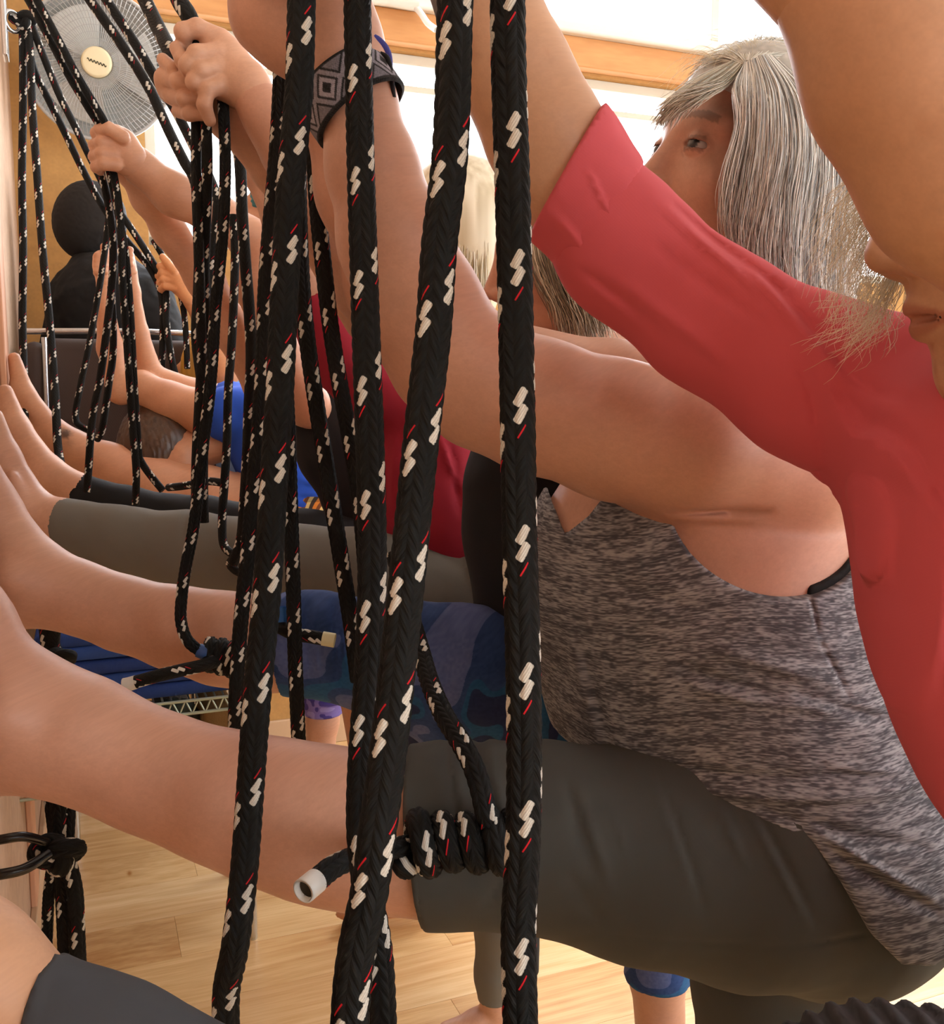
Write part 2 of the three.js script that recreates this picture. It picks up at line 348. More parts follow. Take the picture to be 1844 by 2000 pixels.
function faceField(x, y, zz) {
  const z = Math.abs(zz);
  let d = ell(x, y, z, -0.012, 0.036, 0, 0.094, 0.084, 0.073);
  d = smin(d, ell(x, y, z, 0.030, -0.030, 0, 0.060, 0.080, 0.057), 0.03);
  d = smin(d, cap(x, y, z, [0.058, -0.098, 0], 0.019, [0.004, -0.062, 0.047], 0.017), 0.03);
  d = smin(d, cap(x, y, z, [0.066, -0.099, 0], 0.015, [0.064, -0.098, 0.008], 0.014), 0.02);
  d = smin(d, cap(x, y, z, [0.078, 0.030, 0.010], 0.010, [0.062, 0.032, 0.047], 0.011), 0.016);
  d = smin(d, cap(x, y, z, [0.058, -0.022, 0.042], 0.020, [0.030, -0.012, 0.058], 0.012), 0.026);
  d = Math.max(d, -(Math.hypot(x - 0.094, y - 0.008, z - 0.032) - 0.0165)) ; // socket
  d = smin(d, cap(x, y, z, [0.084, 0.016, 0], 0.0075, [0.104, -0.026, 0], 0.0105), 0.014);
  d = smin(d, Math.hypot(x - 0.096, y + 0.032, z - 0.0105) - 0.0075, 0.009);
  d = smin(d, cap(x, y, z, [0.078, -0.058, 0], 0.014, [0.062, -0.062, 0.022], 0.012), 0.02); // muzzle
  d = smin(d, cap(x, y, z, [0.0935, -0.0575, 0], 0.0052, [0.076, -0.0625, 0.021], 0.003), 0.006); // upper lip
  d = smin(d, cap(x, y, z, [0.0905, -0.0690, 0], 0.0062, [0.076, -0.0645, 0.020], 0.003), 0.006); // lower lip
  d = smax(d, -(cap(x, y, z, [0.0995, -0.0630, 0], 0.0024, [0.0805, -0.0638, 0.0205], 0.0016)), 0.002); // mouth line
  // lids: a shell round the eyeball with a slit
  const ex = x - EYE[0], ey = y - EYE[1], ez = z - EYE[2], r = Math.hypot(ex, ey, ez);
  const top = 0.0036 - 0.022 * Math.abs(ez) * Math.abs(ez) * 90 - ez * 0.05, bot = -0.0036 + 0.012 * Math.abs(ez) * Math.abs(ez) * 90 - ez * 0.05;
  const lid = Math.max(r - 0.0145, ex > 0 ? Math.min(top - ey, ey - bot) : -1);
  d = smin(d, lid, 0.004);
  // ear
  d = smin(d, Math.max(ell(x, y, z, -0.012, -0.004, 0.074, 0.017, 0.031, 0.008), -ell(x, y, z, -0.008, 0.000, 0.080, 0.010, 0.020, 0.006)), 0.006);
  return d;
}
function headMesh(H, cell, color, neckTo, neckR) {
  const f = (x, y, z) => {
    const [a, b, c] = H.toLocal(x, y, z);
    let d = faceField(a, b, c) * H.s;
    if (neckTo) { const e = H.toLocal(neckTo.x, neckTo.y, neckTo.z); d = smin(d, cap(a, b, c, [-0.02, -0.06, 0], neckR / H.s, e, neckR * 1.05 / H.s) * H.s, 0.02); }
    return d;
  };
  const lo = H.c.clone(), hi = H.c.clone(), R = 0.145 * H.s; lo.addScalar(-R); hi.addScalar(R);
  if (neckTo) { lo.min(neckTo.clone().addScalar(-neckR * 1.1)); hi.max(neckTo.clone().addScalar(neckR * 1.1)); }
  return solid(f, lo, hi, cell, [], { color: (x, y, z) => {
    const c = color(x, y, z), [a, b, q] = H.toLocal(x, y, z), az = Math.abs(q);
    const hh = 0.0108 * (1 - Math.pow(Math.min(1, az / 0.0235), 1.6)), lip = a > 0.07 && hh > 0.0008 ? 1 - smooth(Math.abs(b + 0.0638) / hh, 0.7, 1.1) : 0;
    const br = a > 0.045 && Math.abs(b - 0.0335 - 0.006 * Math.sin(az * 60)) < 0.0042 && az > 0.012 && az < 0.052 ? 0.55 : 0;
    const lash = Math.hypot(a - EYE[0], b - EYE[1], az - EYE[2]) < 0.0156 && a > EYE[0] + 0.003 && Math.abs(b - EYE[1]) < 0.0075 ? 0.5 : 0;
    for (let i = 0; i < 3; i++) { c[i] = lerp(c[i], c[i] * [0.74, 0.52, 0.52][i], lip); c[i] = lerp(c[i], [0.11, 0.07, 0.05][i], br); c[i] = lerp(c[i], [0.12, 0.07, 0.06][i], lash); }
    return c;
  } });
}
function eyeMesh(H, side, look, iris) {
  const g = new THREE.SphereGeometry(EYE[3] * H.s, 40, 30), p = g.attributes.position, col = new Float32Array(p.count * 3), L = look.clone().normalize(), I = lin(iris);
  for (let i = 0; i < p.count; i++) { const v = V(p.getX(i), p.getY(i), p.getZ(i)).normalize(), a = v.dot(L); const c = a > 0.95 ? [0.006, 0.006, 0.007] : a > 0.80 ? I : [0.34, 0.30, 0.28]; col.set(c, 3 * i); }
  g.setAttribute('color', new THREE.BufferAttribute(col, 3)); const e = H.w(EYE[0], EYE[1], EYE[2] * side); return g.translate(e.x, e.y, e.z);
}
M.eye = new THREE.MeshPhysicalMaterial({ color: 0xffffff, vertexColors: true, roughness: 0.3, clearcoat: 0.35, clearcoatRoughness: 0.1 });

// ---------------------------------------------------------------- hair: many thin tapered strands between guide curves
function strands(guides, n, { r = 0.0006, jit = 0.004, colors, sub = 14, clump = 0.5, wave = 0 } = {}) {
  const pos = [], nor = [], uvs = [], col = [], idx = [], S = sub, C = colors.map(lin);
  const curves = guides.map((g) => new THREE.CatmullRomCurve3(g).getPoints(S));
  for (let q = 0; q < n; q++) {
    const gi = Math.floor(rnd() * (curves.length - 1)), w = rnd(), a = curves[gi], b = curves[gi + 1], len = rr(0.72, 1.0), ph = rr(0, 6.3), fr = rr(1.2, 3);
    const off = V(rr(-1, 1), rr(-1, 1), rr(-1, 1)).multiplyScalar(jit), off2 = V(rr(-1, 1), rr(-1, 1), rr(-1, 1)).multiplyScalar(jit * 1.6), wv = V(rr(-1, 1), rr(-0.3, 0.3), rr(-1, 1)).normalize();
    const c = C[Math.floor(rnd() * C.length)], k = rr(0.85, 1.12), pts = [];
    for (let i = 0; i <= S; i++) { const t = i / S * len * S, i0 = Math.min(S - 1, Math.floor(t)), ft = t - i0, h = i / S;
      const p = a[i0].clone().lerp(a[i0 + 1], ft).lerp(b[i0].clone().lerp(b[i0 + 1], ft), w); p.addScaledVector(off, 0.35 + 0.65 * h).addScaledVector(off2, h * h).addScaledVector(wv, wave * Math.sin(ph + fr * 6 * h) * h); pts.push(p); }
    const base = pos.length / 3;
    for (let i = 0; i <= S; i++) {
      const t = pts[Math.min(S, i + 1)].clone().sub(pts[Math.max(0, i - 1)]).normalize(), u = V(0, 0, 1).cross(t).normalize(), v = t.clone().cross(u), rad = r * (i === S ? 0.15 : 1 - 0.5 * i / S);
      for (let e = 0; e < 3; e++) { const an = e * 2.0944 + ph, nx = u.clone().multiplyScalar(Math.cos(an)).addScaledVector(v, Math.sin(an)); pos.push(pts[i].x + nx.x * rad, pts[i].y + nx.y * rad, pts[i].z + nx.z * rad); nor.push(nx.x, nx.y, nx.z); uvs.push(e / 3, i / S); col.push(c[0] * k, c[1] * k, c[2] * k); }
    }
    for (let i = 0; i < S; i++) for (let e = 0; e < 3; e++) { const p0 = base + i * 3 + e, p1 = base + i * 3 + (e + 1) % 3; idx.push(p0, p1, p0 + 3, p1, p1 + 3, p0 + 3); }
  }
  const g = new THREE.BufferGeometry(); g.setAttribute('position', new THREE.Float32BufferAttribute(pos, 3)); g.setAttribute('normal', new THREE.Float32BufferAttribute(nor, 3));
  g.setAttribute('uv', new THREE.Float32BufferAttribute(uvs, 2)); g.setAttribute('color', new THREE.Float32BufferAttribute(col, 3)); g.setIndex(idx); return g;
}
// strands that fall from a parting over one side and the back of a head
function fallGuides(H, side, drop, n = 7) {
  const out = [];
  for (let i = 0; i < n; i++) { const q = i / (n - 1), x = lerp(0.035, -0.115, q), w = Math.sqrt(Math.max(0.05, 1 - Math.pow((x + 0.03) / 0.1, 2))); out.push([[x * 0.6, 0.138, 0.004 * side], [x, 0.10 + 0.02 * w, 0.062 * side * w], [x - 0.01, 0.03, 0.104 * side * w], [x - 0.012, -0.03, 0.108 * side * w], [x - 0.02, -drop, 0.098 * side * w]].map((p) => H.w(...p))); }
  return out;
}
const G = (list) => list.map(([x, y, Z]) => P(x, y, Z));

// ---------------------------------------------------------------- ropes
function ropeGeo(pts, { lod = 1, phase = 0, turn = 0, flip = false, r = ROPE_R, twist = 0 } = {}) {
  const rad = [14, 24, 48][lod], ds = [0.012, 0.005, 0.0016][lod];
  const curve = new THREE.CatmullRomCurve3(pts, false, 'centripetal'); curve.arcLengthDivisions = 400;
  const L = curve.getLength(), n = Math.max(4, Math.round(L / ds)), pos = [], uvs = [], idx = [];
  const c0 = curve.getPointAt(0); let T = curve.getTangentAt(0), N = V(0.05, 0.02, 1); N.addScaledVector(T, -N.dot(T)).normalize();
  for (let i = 0; i <= n; i++) {
    const s = i / n, p = curve.getPointAt(s), t = curve.getTangentAt(s), q = new THREE.Quaternion().setFromUnitVectors(T, t); N.applyQuaternion(q); N.addScaledVector(t, -N.dot(t)).normalize(); T = t;
    const B = V(0, 0, 0).crossVectors(t, N);
    for (let e = 0; e <= rad; e++) {
      const u = e / rad, an = u * 2 * Math.PI + turn + twist * s, uu = u, vv = phase + (flip ? -1 : 1) * s * L / (ROPE_P * r / ROPE_R);
      let R = r; if (lod === 2) { const b = braid(((flip ? 1 - uu : uu) % 1 + 1) % 1, vv); R = r - 0.0011 + 0.0014 * b.h; }
      pos.push(p.x + (N.x * Math.cos(an) + B.x * Math.sin(an)) * R, p.y + (N.y * Math.cos(an) + B.y * Math.sin(an)) * R, p.z + (N.z * Math.cos(an) + B.z * Math.sin(an)) * R);
      uvs.push(flip ? 1 - uu : uu, vv);
    }
  }
  for (let i = 0; i < n; i++) for (let e = 0; e < rad; e++) { const a = i * (rad + 1) + e, b = a + rad + 1; idx.push(a, a + 1, b, a + 1, b + 1, b); }
  for (const [row, f] of [[0, 1], [n, 0]]) { // ends
    const c = curve.getPointAt(row / n), k = pos.length / 3; pos.push(c.x, c.y, c.z); uvs.push(0.06, 0.45);
    for (let e = 0; e < rad; e++) { const a = row * (rad + 1) + e; f ? idx.push(k, a + 1, a) : idx.push(k, a, a + 1); }
  }
  const g = new THREE.BufferGeometry(); g.setAttribute('position', new THREE.Float32BufferAttribute(pos, 3)); g.setAttribute('uv', new THREE.Float32BufferAttribute(uvs, 2)); g.setIndex(idx); g.computeVertexNormals();
  // close the normal seam
  const nn = g.attributes.normal; for (let i = 0; i <= n; i++) { const a = i * (rad + 1), b = a + rad; const v = V(nn.getX(a) + nn.getX(b), nn.getY(a) + nn.getY(b), nn.getZ(a) + nn.getZ(b)).normalize(); nn.setXYZ(a, v.x, v.y, v.z); nn.setXYZ(b, v.x, v.y, v.z); }
  return g;
}

// ---------------------------------------------------------------- the room
function roomBox(s0, s1, t0, t1, y0, y1, bevel = 0) { return placeBox(t1 - t0, y1 - y0, s1 - s0, ST((s0 + s1) / 2, (t0 + t1) / 2, (y0 + y1) / 2), ROOM_TURN, bevel); }
function metreUV(g) { // uv in metres along the room's own axes
  const p = g.attributes.position, n = g.attributes.normal, uv = g.attributes.uv;
  for (let i = 0; i < p.count; i++) {
    const v = V(p.getX(i), p.getY(i), p.getZ(i)).sub(O), s = v.dot(DS), t = v.dot(DT), ny = Math.abs(n.getY(i)), ns = Math.abs(V(n.getX(i), 0, n.getZ(i)).dot(DS));
    uv.setXY(i, ny > 0.7 ? t : ns > 0.7 ? t : s, ny > 0.7 ? s : v.y);
  }
  return g;
}
const plaster = dataTex(512, 512, (u, v) => { const t = 236 + 16 * (vnoise(u * 40, v * 40, 40, 40) - 0.5) + 12 * (vnoise(u * 160, v * 160, 160, 160) - 0.5); return [t]; });
const paint = (c) => new THREE.MeshStandardMaterial({ color: c, map: plaster, roughness: 0.85 });
M.wallWarm = paint(0xcf9f60); M.wallRope = paint(0xc8a78c); M.ceil = paint(0xe4e0d8); M.wallPale = paint(0xdcd6cc);
function structure(name, geo, mat, label) { const m = part(null, name, metreUV(geo), mat); scene.add(m); m.userData.kind = 'structure'; if (label) m.userData.label = label; return m; }

// floor: laminate boards laid across the room
{
  const fl = structure('floor', roomBox(SF - 0.2, SB + 0.2, -0.2, TR + 0.2, -0.12, -0.012), std(0x8a6a48, 0.9), 'pale wood laminate floor with long streaky boards');
  const W = 0.19, L = 1.28, bg = new RoundedBoxGeometry(L - 0.0006, 0.012, W - 0.0006, 1, 0.0007);
  const vs = [0, 1, 2, 3].map((k) => { const g = bg.clone(), p = g.attributes.position, uv = g.attributes.uv; for (let i = 0; i < p.count; i++) uv.setXY(i, (p.getX(i) + 0.31 * k) * 0.75, (p.getZ(i) + 0.17 * k) * 2.2); return g; });
  let row = 0;
  for (let s = SF; s < SB; s += W, row++) for (let t = -((row * 0.47) % 1) * L; t < TR; t += L) {
    const t0 = Math.max(t, 0), t1 = Math.min(t + L, TR); if (t1 - t0 < 0.1) continue;
    const b = shade(new THREE.Mesh(vs[Math.floor(rnd() * 4)], M.boards[Math.floor(rnd() * 4)])); b.name = 'floor_board';
    b.scale.x = (t1 - t0) / L; b.position.copy(ST(s + W / 2, (t0 + t1) / 2, -0.006)); b.rotation.y = ROOM_TURN; fl.add(b);
  }
}
structure('ceiling', roomBox(SF - 0.2, SB + 0.2, -0.2, TR + 0.2, HC, HC + 0.12), M.ceil, 'pale ceiling');
structure('wall_left', roomBox(SF - 0.1, SB + 0.1, -0.12, 0, 0, HC), M.wallRope, 'warm tan wall with the rope anchors');
function holed(s0, s1, t0, t1, y0, y1, holes, alongT) { // wall with rectangular openings; a hole: [a0, a1, y0, y1]
  const out = [], A0 = alongT ? t0 : s0, A1 = alongT ? t1 : s1, cuts = [A0, ...holes.flatMap((h) => [h[0], h[1]]), A1].sort((a, b) => a - b);
  for (let i = 0; i + 1 < cuts.length; i++) {
    const a = cuts[i], b = cuts[i + 1]; if (b - a < 1e-4) continue;
    const inn = holes.filter((h) => h[0] < (a + b) / 2 && h[1] > (a + b) / 2).sort((p, q) => p[2] - q[2]); let y = y0;
    for (const h of [...inn, [0, 0, y1, y1]]) { if (h[2] > y) out.push(alongT ? roomBox(s0, s1, a, b, y, h[2]) : roomBox(a, b, t0, t1, y, h[2])); y = h[3]; }
  }
  return merge(out);
}
structure('wall_back', holed(SB, SB + 0.14, -0.1, TR + 0.1, 0, HC, [[WIN.t0, WIN.t1, WIN.y0, WIN.y1], [TOP.t0, TOP.t1, TOP.y0, TOP.y1]], true), M.wallWarm, 'orange tan end wall with wide windows');
structure('wall_right', holed(SF - 0.1, SB + 0.1, TR, TR + 0.14, 0, HC, [[-2.3, 1.9, 1.0, 2.5]], false), M.wallPale, 'pale wall with large windows');
structure('wall_front', holed(SF - 0.14, SF, -0.1, TR + 0.1, 0, HC, [[0.8, 4.2, 1.0, 2.5]], true), M.wallPale, 'pale wall with a wide window');
M.glass = new THREE.MeshPhysicalMaterial({ color: 0xffffff, transmission: 1, thickness: 0, roughness: 0.02, ior: 1.45 });
M.frame = std(0xd9d6c8, 0.5);
let wn = 0;
function windowUnit(s, t, len, y0, y1, alongT, bays, rail, label) { // a frame in an opening with one pane to a bay
  const a = (x0, x1, d0, d1, yy0, yy1) => alongT ? roomBox(s + d0, s + d1, t + x0, t + x1, yy0, yy1, 0.004) : roomBox(s + x0, s + x1, t + d0, t + d1, yy0, yy1, 0.004);
  const w = new THREE.Group(); w.name = 'window_' + (++wn); scene.add(w); w.userData.kind = 'structure'; w.userData.label = label;
  const e = 0.035;
  part(w, 'window_frame', merge([a(0, len, 0.03, 0.09, y0, y0 + e), a(0, len, 0.03, 0.09, y1 - e, y1), a(0, e, 0.03, 0.09, y0, y1), a(len - e, len, 0.03, 0.09, y0, y1)]), M.frame);
  for (let i = 1; i < bays; i++) part(w, 'mullion', a(len * i / bays - 0.018, len * i / bays + 0.018, 0.035, 0.085, y0 + e, y1 - e), M.frame);
  if (rail) part(w, 'rail', a(e, len - e, 0.035, 0.085, rail - 0.011, rail + 0.011), M.frame);
  for (let i = 0; i < bays; i++) part(w, 'pane', a(len * i / bays + 0.02, len * (i + 1) / bays - 0.02, 0.058, 0.062, y0 + e, y1 - e), M.glass);
  return w;
}
windowUnit(SB, WIN.t0, WIN.t1 - WIN.t0, WIN.y0, WIN.y1, true, 2, onBack(1200, 216)[1], 'bright wide window below the wooden header');
windowUnit(SB, TOP.t0, TOP.t1 - TOP.t0, TOP.y0, TOP.y1, true, 2, 0, 'bright high window above the wooden header');
windowUnit(-2.3, TR, 4.2, 1.0, 2.5, false, 3, 0, 'large window in the wall opposite the ropes');
windowUnit(SF - 0.12, 0.8, 3.4, 1.0, 2.5, true, 3, 0, 'wide window behind the camera');
structure('trim_1', roomBox(SB - 0.055, SB, 0.2, TR, WIN.y1 + 0.01, TOP.y0 - 0.05, 0.006), M.panel, 'wooden header board between the two windows');
structure('trim_2', roomBox(SB - 0.085, SB + 0.02, 0.2, TR, TOP.y0 - 0.05, TOP.y0 - 0.002, 0.012), std(0xe4e2da, 0.55), 'pale rounded sill under the high window');
structure('trim_3', roomBox(2.3, 2.42, 0.0, 0.014, 0, 2.6, 0.004), std(0xd9a584, 0.55), 'pinkish wooden upright on the rope wall');
structure('baseboard_left', roomBox(SF, SB, 0, 0.016, 0, 0.11, 0.004), std(0xcfae8c, 0.6), 'wooden skirting along the rope wall');
structure('baseboard_back', roomBox(SB - 0.016, SB, 0, TR, 0, 0.11, 0.004), std(0xcfae8c, 0.6), 'wooden skirting below the end wall');

// ---------------------------------------------------------------- people
const floorAt = (px, py, Z) => P(px, py, Z).setY(0);
function person(label, at) { return thing('person', label, 'person', at, 'people stretching at the rope wall'); }
function wear(g, name, geo, mat, label) { return part(g, name, geo, mat, label); }
function bodyMesh(g, list, mat = M.skin) { return part(g, 'body', mergeGeometries(list), mat); }
const torsoUV = (px, py, Z, tile = 0.36) => { const c = P(px, py, Z); return (x, y, z) => [(Math.atan2(x - c.x, z - c.z) * 0.17) / tile, (y - 0.06 * (x - c.x)) / tile]; };
const fabricUV = (x, y, z) => [(x * 0.8 + z * 0.6) * 7, (y + 0.3 * z) * 7];

// --- woman in the grey heathered tank top, left leg up on the wall, left arm reaching up
{
  const g = person('woman in a grey heathered tank top and dark grey capri leggings', floorAt(1500, 2800, 1.2));
  const tone = skinColor('#d3a48c', '#c08c74', { seedv: 3, spots: [[1312, 880, 0.79, 9, '#a05a48', 0.8], [1383, 868, 0.79, 5, '#8c5648', 0.7], [1411, 951, 0.78, 5, '#a86a5c', 0.7], [1181, 762, 0.79, 7, '#a86f5a', 0.6]] });
  const torso = [[1420, 905, 1.08, 185], [1395, 1020, 1.06, 268], [1388, 1170, 1.05, 318], [1425, 1330, 1.05, 298], [1490, 1480, 1.05, 312], [1600, 1660, 1.06, 252]];
  const arm = [[1590, 975, 1.0, 150], [1530, 915, 0.93, 146], [1340, 872, 0.875, 138], [1200, 840, 0.865, 133], [1050, 793, 0.845, 127], [945, 752, 0.83, 121], [880, 700, 0.82, 116], [822, 600, 0.81, 117], [768, 470, 0.80, 104], [727, 330, 0.80, 86], [697, 200, 0.80, 73], [670, 110, 0.80, 76]];
  const leg = [[1640, 1700, 0.985, 200], [1450, 1702, 0.95, 186], [1250, 1668, 0.92, 172], [1060, 1630, 0.90, 150], [900, 1626, 0.89, 138], [820, 1630, 0.885, 134], [700, 1622, 0.875, 134], [600, 1602, 0.87, 130], [500, 1574, 0.865, 118], [400, 1544, 0.86, 106], [280, 1500, 0.855, 102], [150, 1440, 0.85, 108], [62, 1410, 0.85, 114]];
  const stand = [[1600, 1740, 1.17, 185], [1520, 1900, 1.19, 150], [1490, 2100, 1.2, 118], [1480, 2330, 1.21, 88], [1475, 2500, 1.215, 84], [1470, 2720, 1.22, 55]];
  const b = new Body(0.04);
  b.chain(torso, 0.06); b.chain([[1480, 860, 1.08, 120], [1500, 640, 1.08, 95]], 0.05); b.chain(arm, 0.014); b.chain(leg, 0.03); b.chain(stand, 0.03);
  b.chain([[1330, 1010, 0.98, 150], [1180, 1090, 0.99, 130]], 0.06);                       // chest
  b.chain([[1420, 860, 1.2, 120], [1200, 770, 1.16, 95], [900, 690, 1.08, 82], [760, 560, 1.03, 76], [690, 380, 0.99, 62], [640, 230, 0.97, 50]], 0.03);   // far arm
  b.chain([[50, 1425, 0.85, 102], [-65, 1485, 0.85, 82]], 0.03); b.chain([[40, 1390, 0.85, 95], [-65, 1210, 0.845, 68], [-115, 1090, 0.84, 44]], 0.03); b.chain([[-85, 1470, 0.85, 70], [-115, 1160, 0.84, 50]], 0.03);
  b.chain([[8, 1398, 0.80, 36]], 0.03);                                                    // ankle bone
  b.chain([[1480, 2770, 1.23, 50], [1330, 2815, 1.2, 34]], 0.02);
  { const cr = foldLines([[1310, 1000, 1500, 1000, 0.86, 9, -0.008], [1350, 1026, 1470, 1030, 0.86, 9, -0.003]]); b.fns.push((x, y, z, d) => (d < 0.04 && d > -0.04 ? d - cr(x, y, z) : d)); }
  const h = new Body(0.012);                                                               // hand closed on the rope above the frame
  h.chain([[690, 190, 0.80, 72], [655, 95, 0.80, 80], [610, 20, 0.80, 92], [575, -70, 0.80, 84]], 0.03); h.chain([[560, 60, 0.79, 62], [520, 30, 0.785, 52], [505, -40, 0.78, 46]], 0.03);
  for (let i = 0; i < 4; i++) h.chain([[620 - i * 6, -90 - 40 * 0 - i * 2, 0.83 - i * 0.02, 22], [545, -105 - i * 3, 0.80 - i * 0.022 + 0.02, 21], [520, -60 + i * 2, 0.77 - i * 0.018 + 0.02, 19], [560, -40, 0.755 - i * 0.016 + 0.02, 17]], 0.006);
  h.chain([[505, -40, 0.78, 40], [540, -110, 0.765, 27], [590, -120, 0.76, 23]], 0.01);
  const H = new Head(P(1440, 352, 1.03), V(-0.90, 0.19, 0.38), V(0.22, 0.97, 0.05), 1.02);
  bodyMesh(g, [flesh(b, 0.0062, tone), flesh(h, 0.004, tone), headMesh(H, 0.0026, tone, P(1505, 640, 1.08), 0.052)]);
  for (const s of [-1, 1]) part(g, 'eye', eyeMesh(H, s, H.f.clone().addScaledVector(H.u, 0.22).addScaledVector(H.l, 0.25), '#1c1612'), M.eye);
  // capri leggings
  const lg = new Body(0.04); lg.chain(leg.slice(0, 7), 0.04, 0.0055); lg.chain(stand, 0.03, 0.0055); lg.chain([[1450, 1400, 1.05, 290], [1490, 1480, 1.05, 312], [1600, 1660, 1.06, 252]], 0.06, 0.0035);
  const pf = foldLines([[1105, 1520, 1150, 1660, 0.86, 11.6, -0.003], [1125, 1520, 1180, 1690, 0.86, 11.6, 0.0024], [1100, 1660, 1170, 1770, 0.86, 14.5, -0.0024], [1280, 1530, 1345, 1720, 0.86, 10.15, 0.0024], [1290, 1530, 1358, 1740, 0.86, 11.6, -0.0027], [1395, 1560, 1440, 1660, 0.87, 10.15, 0.0021], [1460, 1580, 1560, 1770, 0.87, 10.15, 0.0027], [1472, 1580, 1572, 1775, 0.87, 11.6, -0.003], [1190, 1560, 1215, 1640, 0.86, 8.7, 0.0015],
    [868, 1500, 905, 1610, 0.82, 11.6, -0.0024], [880, 1500, 920, 1620, 0.82, 10.15, 0.0018], [930, 1500, 985, 1640, 0.82, 13.05, -0.003], [955, 1495, 1000, 1640, 0.82, 11.6, 0.0024], [840, 1720, 930, 1700, 0.82, 13.05, -0.0018], [950, 1760, 1000, 1690, 0.82, 13.05, -0.0027], [1015, 1740, 1060, 1640, 0.82, 11.6, 0.0018], [1150, 1790, 1500, 1830, 0.86, 8.7, -0.0012], [1480, 1815, 1700, 1818, 0.87, 5.8, -0.0012]]);
  const cuff = plane(812, 1630, 0.885, 1, 0.1, 0);
  wear(g, 'leggings', garment(lg, 0.005, { clips: [(x, y, z) => Math.max(cuff(x, y, z) - 0.006 * Math.sin((y - 0.9) * 40) * 0.4, -(y - 0.06))], folds: pf, wobble: 0.0012, freq: 22, uv: fabricUV }), cloth(0x454845), 'dark grey stretch capri leggings');
  const hem = new Body(0.04); hem.chain(leg.slice(4, 7), 0.04, 0.0078);
  wear(g, 'leggings_hem', garment(hem, 0.0045, { clips: [cuff, plane(836, 1630, 0.885, -1, -0.1, 0)], uv: fabricUV, wobble: 0.0006 }), cloth(0x454845));
  // tank top
  const tk = new Body(0.05); tk.chain(torso, 0.06, 0.011); tk.chain([[1330, 1010, 0.98, 150], [1180, 1090, 0.99, 130]], 0.06, 0.008); tk.chain([[1640, 1690, 0.985, 205], [1600, 1660, 1.08, 250]], 0.06, 0.013); tk.chain([[1640, 1700, 0.985, 200], [1500, 1695, 0.955, 188]], 0.05, 0.010);
  const arm1 = (k) => { const c = P(1490, 962, 0.93), rx = (204 - k) / F * 0.93, ry = (172 - k) / F * 0.93; return (x, y, z) => z < c.z - 0.19 ? -1 : (1 - Math.hypot((x - c.x) / rx, (y - c.y) / ry)) * ry; };
  const outline = polyClip([[1020, 880], [1086, 915], [1084, 985], [1104, 1046], [1150, 1006], [1192, 950], [1260, 900], [1440, 780], [1720, 820], [1960, 1300], [1960, 1720], [1850, 1775], [1765, 1816], [1700, 1802], [1640, 1740], [1580, 1640], [1520, 1562], [1440, 1535], [1330, 1520], [1200, 1502], [1050, 1490], [960, 1300], [960, 950]], 0.93);
  const hole = arm1(0);
  const tf = foldLines([[1330, 1300, 1560, 1360, 0.88, 15, -0.008], [1350, 1330, 1700, 1376, 0.88, 14, 0.009], [1390, 1255, 1600, 1310, 0.88, 16, 0.007], [1540, 1340, 1720, 1396, 0.88, 12, -0.009], [1300, 1500, 1760, 1490, 0.88, 9, -0.005], [1330, 1535, 1800, 1520, 0.88, 12, 0.006], [1480, 1560, 1790, 1640, 0.88, 12, -0.006], [1540, 1570, 1800, 1730, 0.88, 9, 0.006], [1610, 1640, 1810, 1760, 0.88, 10, -0.006], [1540, 1590, 1660, 1760, 0.88, 8, -0.004], [1600, 1470, 1790, 1500, 0.88, 9, 0.005],
    [1110, 1230, 1175, 1480, 0.9, 12, 0.004], [1150, 1290, 1200, 1480, 0.9, 11, -0.004], [1100, 1120, 1400, 1190, 0.88, 16, -0.003], [1558, 1128, 1580, 1235, 0.88, 4, -0.004], [1580, 1235, 1640, 1345, 0.88, 4, -0.004]]);
  wear(g, 'tank_top', garment(tk, 0.005, { clips: [outline, hole], folds: tf, wobble: 0.0018, freq: 16, uv: torsoUV(1420, 1200, 1.06) }), M.tank, 'grey heathered tank top');
  const bra = new Body(0.05); bra.chain(torso.slice(0, 4), 0.06, 0.0055); const hole2 = arm1(13);
  wear(g, 'bra_band', garment(bra, 0.005, { clips: [polyClip([[1520, 1180], [1545, 1060], [1600, 1000], [1640, 840], [1760, 840], [1760, 1180]], 0.93), hole2], uv: fabricUV }), cloth(0x0c0d0f), 'black bra edge showing at the armhole');
  // hair
  const cm = new Body(0.03);
  const hb = (a, r) => { const p = H.w(...a); cm.seg(p, r, p.clone().add(V(0.0001, 0, 0)), r, 0.04); };
  hb([-0.022, 0.044, 0], 0.088); hb([0.010, 0.058, 0], 0.068); hb([-0.05, -0.01, 0], 0.078); hb([-0.045, -0.01, 0.028], 0.058);
  cm.chain([[1545, 330, 0.99, 105], [1560, 470, 0.99, 105], [1575, 600, 1.0, 90]], 0.04);
  const hairCut = (x, y, z) => { const [a, q, c] = H.toLocal(x, y, z); return (a - 0.030 - Math.max(0, q - 0.045) * 1.6) * H.s; };
  const cap0 = solid((x, y, z) => Math.max(cm.d(x, y, z), hairCut(x, y, z)), cm.lo, cm.hi, 0.005, [cm], { color: (x, y, z) => { const t = clamp(0.5 + 0.9 * noise(x * 160, y * 12, z * 160), 0, 1), A = lin('#96928a'), B2 = lin('#c2beb6'); return A.map((v, i) => lerp(v, B2[i], t)); } });
